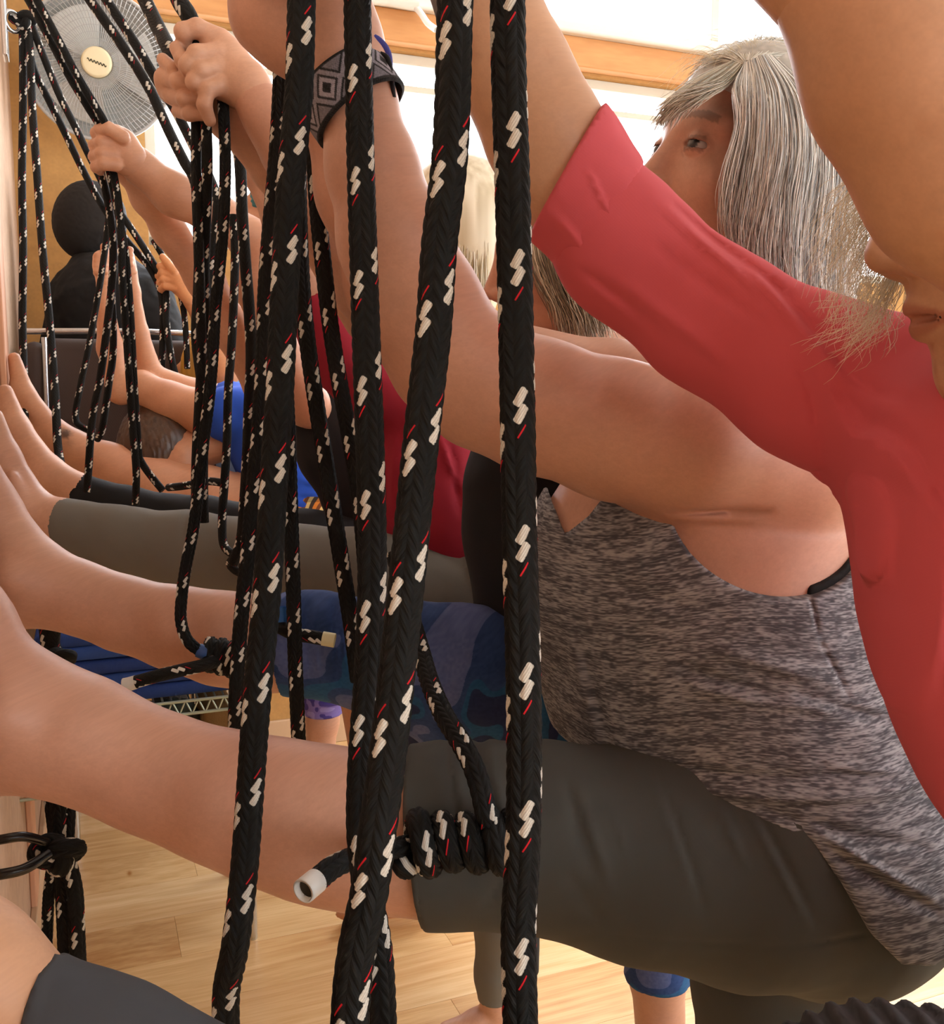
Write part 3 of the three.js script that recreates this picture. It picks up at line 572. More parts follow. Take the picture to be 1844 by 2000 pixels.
  const Z = 0.93, gs = [
    [[1440, 118, 0.97], [1352, 165, 0.95], [1300, 215, 0.945], [1283, 250, 0.95]], [[1450, 112, 0.96], [1375, 160, 0.93], [1330, 200, 0.92], [1300, 235, 0.93]],
    [[1452, 125, 0.95], [1415, 165, 0.915], [1380, 180, 0.905], [1335, 195, 0.91]], [[1455, 130, 0.94], [1435, 175, 0.905], [1446, 235, 0.90], [1428, 330, 0.90], [1424, 410, 0.905], [1448, 500, 0.92]],
    [[1460, 125, 0.94], [1462, 180, 0.90], [1462, 260, 0.895], [1446, 350, 0.895], [1440, 440, 0.90], [1466, 540, 0.92]], [[1475, 118, 0.93], [1492, 190, 0.895], [1490, 290, 0.885], [1478, 390, 0.885], [1470, 480, 0.89], [1500, 580, 0.91]],
    [[1490, 112, 0.93], [1525, 190, 0.895], [1530, 300, 0.88], [1510, 400, 0.88], [1500, 500, 0.89], [1525, 600, 0.91]], [[1500, 112, 0.94], [1560, 195, 0.90], [1572, 300, 0.89], [1550, 420, 0.885], [1540, 520, 0.895], [1560, 640, 0.92]],
    [[1510, 115, 0.95], [1600, 210, 0.92], [1618, 330, 0.91], [1600, 450, 0.905], [1590, 550, 0.91], [1600, 660, 0.93]], [[1520, 120, 0.97], [1630, 230, 0.95], [1660, 350, 0.95], [1650, 480, 0.945], [1640, 580, 0.95], [1640, 680, 0.96]]].map(G);
  const hairPart = part(g, 'hair', cap0, M.hair, 'long silver grey hair');
  part(hairPart, 'hair_strands', strands(gs.slice(3), 2600, { r: 0.0006, jit: 0.006, colors: ['#f2f0ea', '#e0ded8', '#cfcecb', '#a5a4a2', '#f8f6f0', '#7f7d7b', '#c4c9cc'], sub: 16, wave: 0.002 }), M.hair).userData.kind = 'stuff';
  part(hairPart, 'fringe', strands(gs.slice(0, 3), 600, { r: 0.0006, jit: 0.005, colors: ['#dcd6c8', '#c2b8a4', '#9d917c', '#ece8dc'], sub: 12 }), M.hair).userData.kind = 'stuff';
  part(hairPart, 'crown_strands', strands([[[1452, 128, 0.945], [1410, 118, 0.965], [1370, 140, 0.99], [1330, 180, 1.02]], [[1456, 124, 0.945], [1440, 96, 0.985], [1420, 100, 1.04], [1390, 120, 1.08]], [[1462, 122, 0.945], [1475, 88, 0.985], [1480, 80, 1.04], [1480, 100, 1.1]], [[1470, 120, 0.94], [1515, 92, 0.98], [1550, 88, 1.04], [1580, 110, 1.1]], [[1478, 118, 0.935], [1545, 112, 0.96], [1600, 130, 1.01], [1640, 180, 1.06]]].map(G), 900, { r: 0.0007, jit: 0.005, colors: ['#efece4', '#dcd8cc', '#c9c4b6', '#b4ae9e'], sub: 10 }), M.hair).userData.kind = 'stuff';
  part(hairPart, 'flyaway_hair', strands([[[1400, 130, 0.98], [1350, 115, 0.97], [1320, 150, 0.97], [1285, 200, 0.96]], [[1450, 110, 0.97], [1420, 85, 0.97], [1380, 90, 0.96], [1340, 120, 0.96]], [[1480, 110, 0.97], [1470, 78, 0.97], [1500, 90, 0.97], [1530, 130, 0.97]], [[1500, 110, 0.97], [1540, 100, 0.97], [1580, 140, 0.97], [1620, 200, 0.97]]].map(G), 90, { r: 0.0002, jit: 0.012, colors: ['#e8dcc0', '#d8c8a0'], sub: 12, wave: 0.004 }), M.hair).userData.kind = 'stuff';
}

// --- woman in the coral top, nearest on the right
{
  const g = person('woman in a coral top with rolled cuffs, cut off by the right edge', floorAt(2150, 2000, 0.66));
  const tone = skinColor('#d0a584', '#b88a6a', { seedv: 9, freckle: 0.5, spots: [[1520, 60, 0.36, 7, '#7a4a34', 0.5], [1708, 148, 0.35, 9, '#8a5238', 0.6], [1150, 130, 0.67, 7, '#7d5238', 0.6], [1100, 250, 0.66, 6, '#8a5a40', 0.5]] });
  const farArm = [[1800, 805, 0.71, 150], [1592, 742, 0.73, 134], [1388, 622, 0.74, 110], [1226, 492, 0.74, 106], [1110, 346, 0.735, 100], [1060, 258, 0.73, 106], [1005, 140, 0.725, 100], [955, 20, 0.72, 90], [930, -60, 0.72, 78]];
  const nearArm = [[1640, -60, 0.40, 140], [1765, 150, 0.40, 166], [1885, 345, 0.40, 172], [2065, 500, 0.41, 160], [2230, 700, 0.43, 205], [2380, 950, 0.50, 240]];
  const torso = [[2150, 930, 0.63, 170], [2020, 950, 0.62, 222], [2034, 1060, 0.61, 248], [2048, 1280, 0.60, 244], [2124, 1420, 0.60, 250], [2260, 1600, 0.60, 262], [2400, 1850, 0.62, 280]];
  const leg = [[2340, 2260, 0.60, 250], [1740, 2250, 0.56, 205], [1100, 2440, 0.53, 185], [800, 2480, 0.52, 175], [500, 2330, 0.5, 160], [330, 2190, 0.5, 125], [190, 2085, 0.5, 98], [30, 1982, 0.5, 92], [-70, 1900, 0.5, 96]];
  const b = new Body(0.03);
  b.chain(torso, 0.05); b.chain(farArm, 0.02); b.chain(nearArm, 0.02); b.chain(leg, 0.03);
  b.chain([[2250, 2050, 0.72, 260], [2220, 2500, 0.72, 190], [2200, 3100, 0.72, 130], [2200, 3900, 0.72, 90]], 0.03);
  b.chain([[2200, 4050, 0.72, 90], [2000, 4130, 0.70, 60]], 0.02);
  b.chain([[-70, 1900, 0.5, 100], [-240, 1900, 0.5, 92]], 0.03); b.chain([[-90, 1880, 0.5, 92], [-270, 1640, 0.5, 74], [-330, 1460, 0.5, 46]], 0.03); b.chain([[-270, 1880, 0.5, 78], [-330, 1580, 0.5, 60]], 0.03);
  const H = new Head(P(2112, 318, 0.555), V(-0.985, -0.19, -0.05), V(-0.174, 0.985, 0), 1.1);
  b.chain([[2180, 760, 0.62, 150], [2160, 520, 0.58, 175]], 0.03);
  const h = new Body(0.008); // far hand closed on the ropes above the frame
  h.chain([[930, -60, 0.72, 78], [910, -140, 0.72, 84], [890, -230, 0.71, 78]], 0.02);
  for (let i = 0; i < 4; i++) h.chain([[885, -265, 0.745 - i * 0.022, 24], [835, -262, 0.735 - i * 0.022, 22], [815, -215, 0.72 - i * 0.02, 20], [855, -190, 0.705 - i * 0.02, 18]], 0.006);
  h.chain([[900, -150, 0.69, 36], [850, -215, 0.672, 26], [820, -260, 0.668, 22]], 0.01);
  const h2 = new Body(0.006); // near hand
  h2.chain([[1640, -60, 0.40, 140], [1575, -180, 0.40, 145], [1530, -330, 0.395, 160]], 0.02);
  for (let i = 0; i < 4; i++) h2.chain([[1510, -400, 0.43 - i * 0.02, 46], [1420, -400, 0.42 - i * 0.02, 42], [1380, -310, 0.41 - i * 0.019, 38], [1450, -270, 0.40 - i * 0.018, 34]], 0.006);
  h2.chain([[1540, -240, 0.375, 70], [1450, -330, 0.36, 48], [1400, -400, 0.357, 40]], 0.01);
  bodyMesh(g, [flesh(b, 0.0058, tone), flesh(h, 0.004, tone), flesh(h2, 0.004, tone), headMesh(H, 0.0019, tone, P(2165, 560, 0.58), 0.055)]);
  for (const s of [-1, 1]) part(g, 'eye', eyeMesh(H, s, H.f, '#4a4038'), M.eye);
  const coral = cloth(0xc9555f);
  const tp = new Body(0.03); tp.chain(torso, 0.05, 0.007); tp.chain(farArm.slice(0, 5), 0.03, 0.005); tp.chain([[1830, 830, 0.69, 120], [1920, 900, 0.65, 150]], 0.05, 0.004); tp.chain([[1800, 850, 0.70, 115], [1945, 975, 0.635, 175], [1985, 1080, 0.615, 195]], 0.06, 0.003); tp.chain(nearArm.slice(4), 0.03, 0.012);
  const cuffN = V(1, -0.58, 0.02), cf = plane(1112, 334, 0.735, cuffN.x, cuffN.y, 0);
  const folds = foldLines([[1310, 405, 1480, 560, 0.68, 11, 0.003], [1330, 390, 1560, 580, 0.68, 11, -0.003], [1480, 530, 1640, 760, 0.68, 13, 0.004], [1520, 545, 1680, 780, 0.68, 12, -0.004], [1240, 560, 1420, 700, 0.68, 16, 0.003], [1290, 480, 1500, 640, 0.68, 15, -0.0025], [1150, 520, 1260, 600, 0.68, 11, -0.003], [1615, 690, 1705, 960, 0.62, 10, -0.0025], [1650, 680, 1735, 990, 0.62, 10, 0.003], [1690, 690, 1765, 1000, 0.62, 10, -0.0025], [1850, 800, 1760, 990, 0.6, 11, -0.0025], [1880, 840, 1785, 1060, 0.6, 12, 0.0035], [1760, 940, 1745, 1350, 0.58, 10, -0.004], [1800, 980, 1775, 1400, 0.58, 14, 0.004]]);
  const neckCut = plane(2180, 760, 0.62, 0, -1, 0);
  const nearCuff = plane(2190, 730, 0.43, 0.7, -0.7, 0);
  const sleeveOnly = (x, y, z) => z > P(0, 0, 0.5).z ? -1 : -1;
  wear(g, 'top', garment(tp, 0.0055, { clips: [(x, y, z) => z > -0.50 && x > 0.24 ? Math.max(nearCuff(x, y, z), -1) : cf(x, y, z), (x, y) => y - P(0, 700, 0.62).y - Math.max(0, 0.62 - x) * 3.0], folds, wobble: 0.0016, freq: 18, uv: fabricUV }), coral, 'coral red jersey top');
  const cb = new Body(0.02); cb.chain(farArm.slice(3, 6), 0.02, 0.0085);
  wear(g, 'sleeve_cuff', garment(cb, 0.0042, { clips: [plane(1108, 328, 0.735, cuffN.x, cuffN.y, 0), plane(1205, 420, 0.735, -1, 0.52, 0)], folds: foldLines([[1150, 330, 1225, 470, 0.68, 6, 0.0025], [1085, 410, 1170, 500, 0.68, 9, 0.002]]), wobble: 0.0014, freq: 30, uv: fabricUV }), coral, 'rolled coral cuff below the elbow');
  const pt = new Body(0.03); pt.chain(leg.slice(0, 8), 0.03, 0.010); pt.chain([[2340, 1950, 0.62, 270], [2340, 2260, 0.6, 250]], 0.05, 0.01); pt.chain([[2250, 2050, 0.72, 260], [2220, 2500, 0.72, 190], [2200, 3100, 0.72, 130], [2200, 3800, 0.72, 95]], 0.03, 0.008);
  
  const k0 = P(1720, 2185, 0.56), ribs = (x, y, z) => (x > 0.05 && y < 0.95) ? 0.0028 * Math.sin((x * 0.94 + (y - k0.y) * 0.35) * 2 * Math.PI / 0.0145) * smooth(x, 0.05, 0.12) : 0;
  wear(g, 'trousers', garment(pt, 0.0055, { clips: [plane(88, 1930, 0.5, 1, -0.02, 0), (x, y) => 0.05 - y], folds: ribs, uv: fabricUV }), cloth(0x3a3d42), 'dark slate trousers');
  const bl = part(g, 'hair', strands([
    [[1720, 330, 0.58], [1660, 345, 0.6], [1625, 420, 0.61], [1620, 520, 0.615]], [[1735, 380, 0.6], [1680, 420, 0.61], [1645, 500, 0.615], [1640, 590, 0.62]], [[1750, 430, 0.6], [1700, 490, 0.61], [1670, 570, 0.615], [1660, 640, 0.62]], [[1765, 480, 0.6], [1722, 560, 0.61], [1690, 620, 0.615], [1620, 660, 0.62]],
    [[1775, 520, 0.6], [1745, 600, 0.61], [1705, 660, 0.615], [1630, 690, 0.62]]].map(G), 430, { r: 0.00022, jit: 0.010, colors: ['#fbf5e6', '#f0e4c8', '#e0d0a8', '#fffaf0', '#f2e8d2'], sub: 14, wave: 0.005 }), M.hair, 'wispy blonde hair hanging past the cheek');
  for (const sd of [-1, 1]) part(bl, 'hair_strands', strands(fallGuides(H, sd, 0.085), 900, { r: 0.0007, jit: 0.006, colors: ['#fbf5e6', '#f0e4c8', '#e0d0a8', '#cdb98c'], sub: 12, wave: 0.004 }), M.hair).userData.kind = 'stuff';
  part(bl, 'hair_cap', (() => { const c = new Body(0.04); for (const [a, r] of [[[-0.03, 0.05, 0], 0.094], [[-0.06, -0.01, 0], 0.085], [[0.0, 0.03, -0.03], 0.07]]) { const p = H.w(...a); c.seg(p, r * 1.1, p.clone().add(V(0.0001, 0, 0)), r * 1.1, 0.03); }
    return solid((x, y, z) => Math.max(c.d(x, y, z), (H.toLocal(x, y, z)[0] - 0.03) * 1.1), c.lo, c.hi, 0.008, [c], { color: () => lin('#d9c8a2') }); })(), M.hair);
}

// --- woman behind the tank top: black top, blue camouflage leggings
{
  const g = person('woman in a black top and rolled blue camouflage leggings, profile seen between the ropes', floorAt(1200, 2300, 1.5));
  const tone = skinColor('#cfa088', '#bc8870', { seedv: 15 });
  const torso = [[1165, 780, 1.40, 110], [1130, 900, 1.37, 165], [1115, 1060, 1.36, 178], [1135, 1200, 1.36, 172], [1180, 1380, 1.38, 165]];
  const leg = [[1180, 1410, 1.36, 160], [1040, 1360, 1.32, 146], [900, 1324, 1.28, 126], [760, 1282, 1.255, 100], [620, 1258, 1.24, 84], [520, 1258, 1.235, 86], [430, 1246, 1.23, 84], [340, 1225, 1.225, 74], [240, 1198, 1.22, 66], [150, 1166, 1.21, 64], [80, 1142, 1.2, 74]];
  const stand = [[1290, 1500, 1.48, 120], [1292, 1650, 1.5, 82], [1288, 1800, 1.52, 62], [1284, 1900, 1.53, 52], [1292, 2050, 1.55, 47], [1298, 2250, 1.56, 32]];
  const b = new Body(0.03); b.chain(torso, 0.05); b.chain(leg, 0.025); b.chain(stand, 0.02); b.chain([[1165, 780, 1.4, 100], [1215, 730, 1.40, 78]], 0.05); b.chain([[1215, 735, 1.38, 75], [1120, 725, 1.34, 68], [1040, 712, 1.3, 58]], 0.04);
  b.chain([[1290, 2310, 1.56, 36], [1180, 2350, 1.54, 24]], 0.02);
  b.chain([[1170, 770, 1.42, 62], [1135, 650, 1.36, 56]], 0.03);
  b.chain([[1185, 765, 1.27, 84], [1000, 735, 1.22, 74], [790, 650, 1.18, 66], [725, 560, 1.16, 66], [640, 425, 1.13, 60], [565, 300, 1.115, 46], [525, 232, 1.105, 40], [500, 195, 1.10, 41]], 0.025);
  b.chain([[60, 1150, 1.2, 74], [-20, 1190, 1.2, 54]], 0.02); b.chain([[60, 1120, 1.2, 66], [-16, 990, 1.2, 46], [-38, 890, 1.2, 26]], 0.02); b.chain([[-34, 1180, 1.2, 46], [-38, 960, 1.2, 34]], 0.02); b.chain([[22, 1128, 1.155, 22]], 0.02);
  const h = new Body(0.003);
  h.chain([[515, 212, 1.10, 39], [480, 165, 1.10, 41], [440, 115, 1.10, 38], [425, 95, 1.10, 34]], 0.014); h.chain([[440, 160, 1.10, 36], [425, 150, 1.095, 32]], 0.014);
  h.chain([[430, 78, 1.092, 22], [385, 55, 1.082, 18], [358, 62, 1.08, 17], [362, 90, 1.095, 14]], 0.004);
  h.chain([[424, 104, 1.082, 20], [384, 106, 1.072, 18], [366, 128, 1.07, 16], [378, 150, 1.085, 14]], 0.004);
  h.chain([[424, 132, 1.082, 19], [392, 140, 1.070, 17], [378, 160, 1.07, 15], [390, 178, 1.085, 13]], 0.004);
  h.chain([[432, 165, 1.085, 19], [405, 176, 1.075, 16], [399, 205, 1.075, 14], [410, 235, 1.085, 12]], 0.004);
  h.chain([[318, 116, 1.105, 12], [338, 134, 1.09, 13]], 0.004); h.chain([[318, 150, 1.11, 15], [350, 160, 1.085, 16], [384, 172, 1.09, 14]], 0.004); h.chain([[334, 186, 1.11, 14], [360, 194, 1.085, 14], [388, 197, 1.09, 13]], 0.004); h.chain([[348, 217, 1.11, 13], [370, 223, 1.088, 13], [395, 224, 1.09, 12]], 0.004);
  h.chain([[344, 94, 1.085, 13], [356, 118, 1.078, 14], [368, 140, 1.085, 14]], 0.004); // thumb
  h.chain([[340, 170, 1.125, 34], [390, 200, 1.13, 34], [450, 245, 1.135, 30], [530, 330, 1.17, 38], [620, 460, 1.22, 44], [720, 620, 1.28, 50]], 0.012);
  const H = new Head(P(1104, 512, 1.33), V(-0.985, -0.12, -0.05), V(-0.12, 0.985, 0.05), 1.02);
  bodyMesh(g, [flesh(b, 0.007, tone), flesh(h, 0.0024, skinColor('#d9ac90', '#c6957a', { seedv: 15 })), headMesh(H, 0.003, tone, P(1135, 680, 1.37), 0.05)]);
  for (const s of [-1, 1]) part(g, 'eye', eyeMesh(H, s, H.f, '#4a4038'), M.eye);
  const tp = new Body(0.04); tp.chain(torso.slice(1), 0.05, 0.008); tp.chain([[1040, 950, 1.34, 118], [1040, 985, 1.34, 112]], 0.05, 0.006); tp.chain([[1165, 800, 1.4, 105], [1130, 900, 1.37, 165]], 0.05, 0.007); tp.chain([[1060, 1090, 1.36, 105], [1090, 1190, 1.36, 120]], 0.04, 0.004);
  wear(g, 'top', garment(tp, 0.008, { clips: [(x, y) => y - P(0, 800, 1.38).y], wobble: 0.003, freq: 12, uv: fabricUV }), cloth(0x101216), 'loose black top');
  wear(g, 'top_strap', tube(G([[1262, 684, 1.31], [1238, 700, 1.295], [1210, 722, 1.29], [1190, 760, 1.29]]), 0.0055, 16, 8), cloth(0x101216, { vertexColors: false }), 'black strap over the shoulder');
  const lg = new Body(0.03); lg.chain(leg.slice(0, 6), 0.03, 0.007); lg.chain(stand.slice(0, 5), 0.02, 0.006); lg.chain([[1180, 1380, 1.38, 160], [1290, 1500, 1.48, 120]], 0.04, 0.006);
  const cA = plane(548, 1258, 1.235, 1, 0.02, 0), cB = plane(1284, 1912, 1.53, 0, 1, 0);
  wear(g, 'leggings', garment(lg, 0.0065, { clips: [(x, y, z) => y < P(0, 1650, 1.4).y ? cB(x, y, z) : cA(x, y, z)], folds: foldLines([[640, 1190, 655, 1330, 1.17, 6, -0.006], [662, 1185, 680, 1335, 1.17, 5, 0.006], [676, 1185, 694, 1335, 1.17, 6, -0.006], [610, 1190, 625, 1330, 1.17, 7, 0.005], [590, 1190, 600, 1330, 1.17, 6, -0.004], [1230, 1850, 1340, 1870, 1.48, 6, 0.006], [1230, 1880, 1340, 1890, 1.48, 6, -0.006], [1235, 1830, 1335, 1835, 1.48, 6, -0.005]]), wobble: 0.002, uv: (x, y, z) => [(x + 0.4 * z) * 2.6, (y + 0.3 * z) * 3.2] }), M.camo, 'dark blue camouflage leggings rolled at the knee');
  // grey blonde hair
  const cm = new Body(0.03); for (const [a, r] of [[[-0.022, 0.050, 0], 0.090], [[0.012, 0.062, 0], 0.070], [[-0.045, -0.01, 0], 0.075]]) { const p = H.w(...a); cm.seg(p, r, p.clone().add(V(0.0001, 0, 0)), r, 0.04); }
  const cap0 = solid((x, y, z) => Math.max(cm.d(x, y, z), H.toLocal(x, y, z)[0] - 0.034 - Math.max(0, H.toLocal(x, y, z)[1] - 0.045) * 1.5), cm.lo, cm.hi, 0.006, [cm], { color: () => lin('#7d7668') });
  const hp = part(g, 'hair', cap0, M.hair, 'grey blonde shoulder length hair');
  part(hp, 'hair_strands', strands([[[1060, 400, 1.27], [1030, 460, 1.255], [1050, 540, 1.255], [1085, 600, 1.26], [1100, 660, 1.28]], [[1080, 390, 1.26], [1065, 470, 1.245], [1090, 560, 1.25], [1120, 620, 1.255], [1130, 680, 1.27]], [[1110, 385, 1.26], [1120, 470, 1.245], [1130, 560, 1.25], [1150, 620, 1.255], [1165, 670, 1.27]], [[1150, 400, 1.27], [1180, 480, 1.26], [1185, 570, 1.265], [1190, 630, 1.275], [1200, 670, 1.29]]].map(G), 500, { r: 0.0009, jit: 0.007, colors: ['#cfc6b2', '#a89c84', '#857a64', '#e2dac6', '#6d6452'], sub: 12, wave: 0.003 }), M.hair).userData.kind = 'stuff';
}

// --- woman in the maroon shirt, pale hair, grey leggings
{
  const g = person('person in a maroon shirt and plain grey leggings, raised leg lying along the camouflage knee', floorAt(980, 2000, 1.9));
  const tone = skinColor('#d8ac92', '#c6927a', { seedv: 21 });
  const torso = [[840, 780, 1.70, 85], [830, 900, 1.67, 105], [860, 1010, 1.66, 110], [930, 1130, 1.67, 110]];
  const leg = [[1010, 1215, 1.66, 118], [900, 1178, 1.62, 104], [700, 1124, 1.56, 82], [500, 1098, 1.53, 76], [370, 1078, 1.52, 70], [240, 1058, 1.51, 58], [130, 1030, 1.5, 50], [70, 1008, 1.5, 46]];
  const stand = [[1040, 1300, 1.76, 100], [1005, 1500, 1.86, 62], [980, 1700, 1.91, 48], [975, 1800, 1.93, 43], [968, 1900, 1.95, 34], [965, 1958, 1.95, 27]];
  const b = new Body(0.025); b.chain(torso, 0.04); b.chain(leg, 0.02); b.chain(stand, 0.02); b.chain([[1035, 1250, 1.7, 115], [930, 1130, 1.67, 110]], 0.04);
  b.chain([[860, 760, 1.7, 45], [890, 640, 1.7, 42]], 0.02);
  b.chain([[820, 800, 1.62, 60], [740, 770, 1.6, 54], [660, 690, 1.56, 48], [612, 590, 1.52, 44], [560, 440, 1.46, 40], [500, 320, 1.42, 32], [470, 260, 1.40, 26], [450, 225, 1.40, 28]], 0.02);
  b.chain([[450, 225, 1.40, 28], [430, 190, 1.39, 26], [415, 175, 1.38, 22]], 0.015);
  b.chain([[60, 1012, 1.5, 44], [0, 1045, 1.5, 36]], 0.015); b.chain([[60, 998, 1.5, 42], [5, 895, 1.5, 32], [-12, 815, 1.5, 18]], 0.015); b.chain([[-10, 1040, 1.5, 30], [-14, 870, 1.5, 24]], 0.015); b.chain([[44, 985, 1.47, 12], [24, 930, 1.47, 9]], 0.012);
  b.chain([[985, 1975, 1.97, 28], [930, 1995, 1.95, 22], [870, 2010, 1.93, 14]], 0.015);
  const H = new Head(P(885, 470, 1.72), V(-0.95, 0.1, -0.3), V(0.05, 1, 0), 0.98);
  bodyMesh(g, [flesh(b, 0.007, tone), headMesh(H, 0.0045, tone, P(892, 640, 1.7), 0.046)]);
  for (const s of [-1, 1]) part(g, 'eye', eyeMesh(H, s, H.f, '#4a4038'), M.eye);
  const tp = new Body(0.03); tp.chain(torso, 0.04, 0.009); tp.chain([[820, 800, 1.62, 60], [740, 770, 1.6, 54], [660, 690, 1.56, 48], [612, 590, 1.52, 44]], 0.03, 0.010); tp.chain([[790, 900, 1.66, 72], [800, 990, 1.66, 80]], 0.03, 0.004); tp.chain([[930, 1130, 1.67, 110], [900, 1050, 1.66, 110]], 0.03, 0.008);
  wear(g, 'shirt', garment(tp, 0.008, { clips: [(x, y) => y - P(0, 570, 1.52).y, plane(608, 588, 1.52, 0.6, -0.8, 0)], folds: foldLines([[860, 860, 900, 960, 1.55, 8, 0.008], [880, 880, 900, 1000, 1.55, 8, -0.007], [770, 830, 765, 1000, 1.55, 8, 0.006]]), wobble: 0.003, freq: 14, uv: fabricUV }), cloth(0x9c1d33), 'maroon shirt');
  const lg = new Body(0.03); lg.chain(leg.slice(0, 7), 0.02, 0.006); lg.chain(stand, 0.02, 0.005); lg.chain([[1035, 1250, 1.7, 115], [930, 1130, 1.67, 110]], 0.04, 0.005);
  const cA = plane(114, 1026, 1.5, 1, 0.22, 0);
  wear(g, 'leggings', garment(lg, 0.007, { clips: [cA, (x, y) => P(0, 1952, 1.95).y - y], folds: foldLines([[905, 1070, 935, 1160, 1.55, 6, 0.005], [930, 1075, 965, 1150, 1.55, 6, -0.005], [350, 1010, 352, 1060, 1.45, 6, -0.003]]), uv: fabricUV }), cloth(0x6d6b64), 'grey leggings');
  const cm = new Body(0.03); for (const [a, r] of [[[-0.022, 0.050, 0], 0.094], [[0.0, 0.05, 0.02], 0.080], [[-0.03, -0.03, 0.02], 0.080], [[-0.03, -0.09, 0.02], 0.060], [[-0.04, -0.14, 0.015], 0.042]]) { const p = H.w(...a); cm.seg(p, r, p.clone().add(V(0.0001, 0, 0)), r, 0.04); }
  const hp = part(g, 'hair', solid((x, y, z) => Math.max(cm.d(x, y, z), H.toLocal(x, y, z)[0] - 0.045), cm.lo, cm.hi, 0.007, [cm], { color: (x, y, z) => { const t = clamp(0.5 + noise(x * 120, y * 10, z * 120), 0, 1); return lin('#c9bd9e').map((v, i) => lerp(v, lin('#efe8d2')[i], t)); } }), M.hair, 'pale platinum hair');
  part(hp, 'hair_strands', strands([[[850, 370, 1.65], [840, 450, 1.63], [860, 560, 1.64], [880, 640, 1.66]], [[890, 365, 1.64], [900, 450, 1.62], [905, 560, 1.63], [915, 650, 1.65]], [[930, 375, 1.65], [950, 450, 1.63], [950, 560, 1.64], [950, 640, 1.66]]].map(G), 260, { r: 0.0011, jit: 0.008, colors: ['#efe8d2', '#e2d6b6', '#cfc09a', '#f6f1e2'], sub: 10 }), M.hair).userData.kind = 'stuff';
  const be = part(g, 'earring', new THREE.SphereGeometry(0.0105, 20, 14).translate(...P(957, 572, 1.60).toArray()), std(0xbfe0ee, 0.3), 'pale blue bead');
}

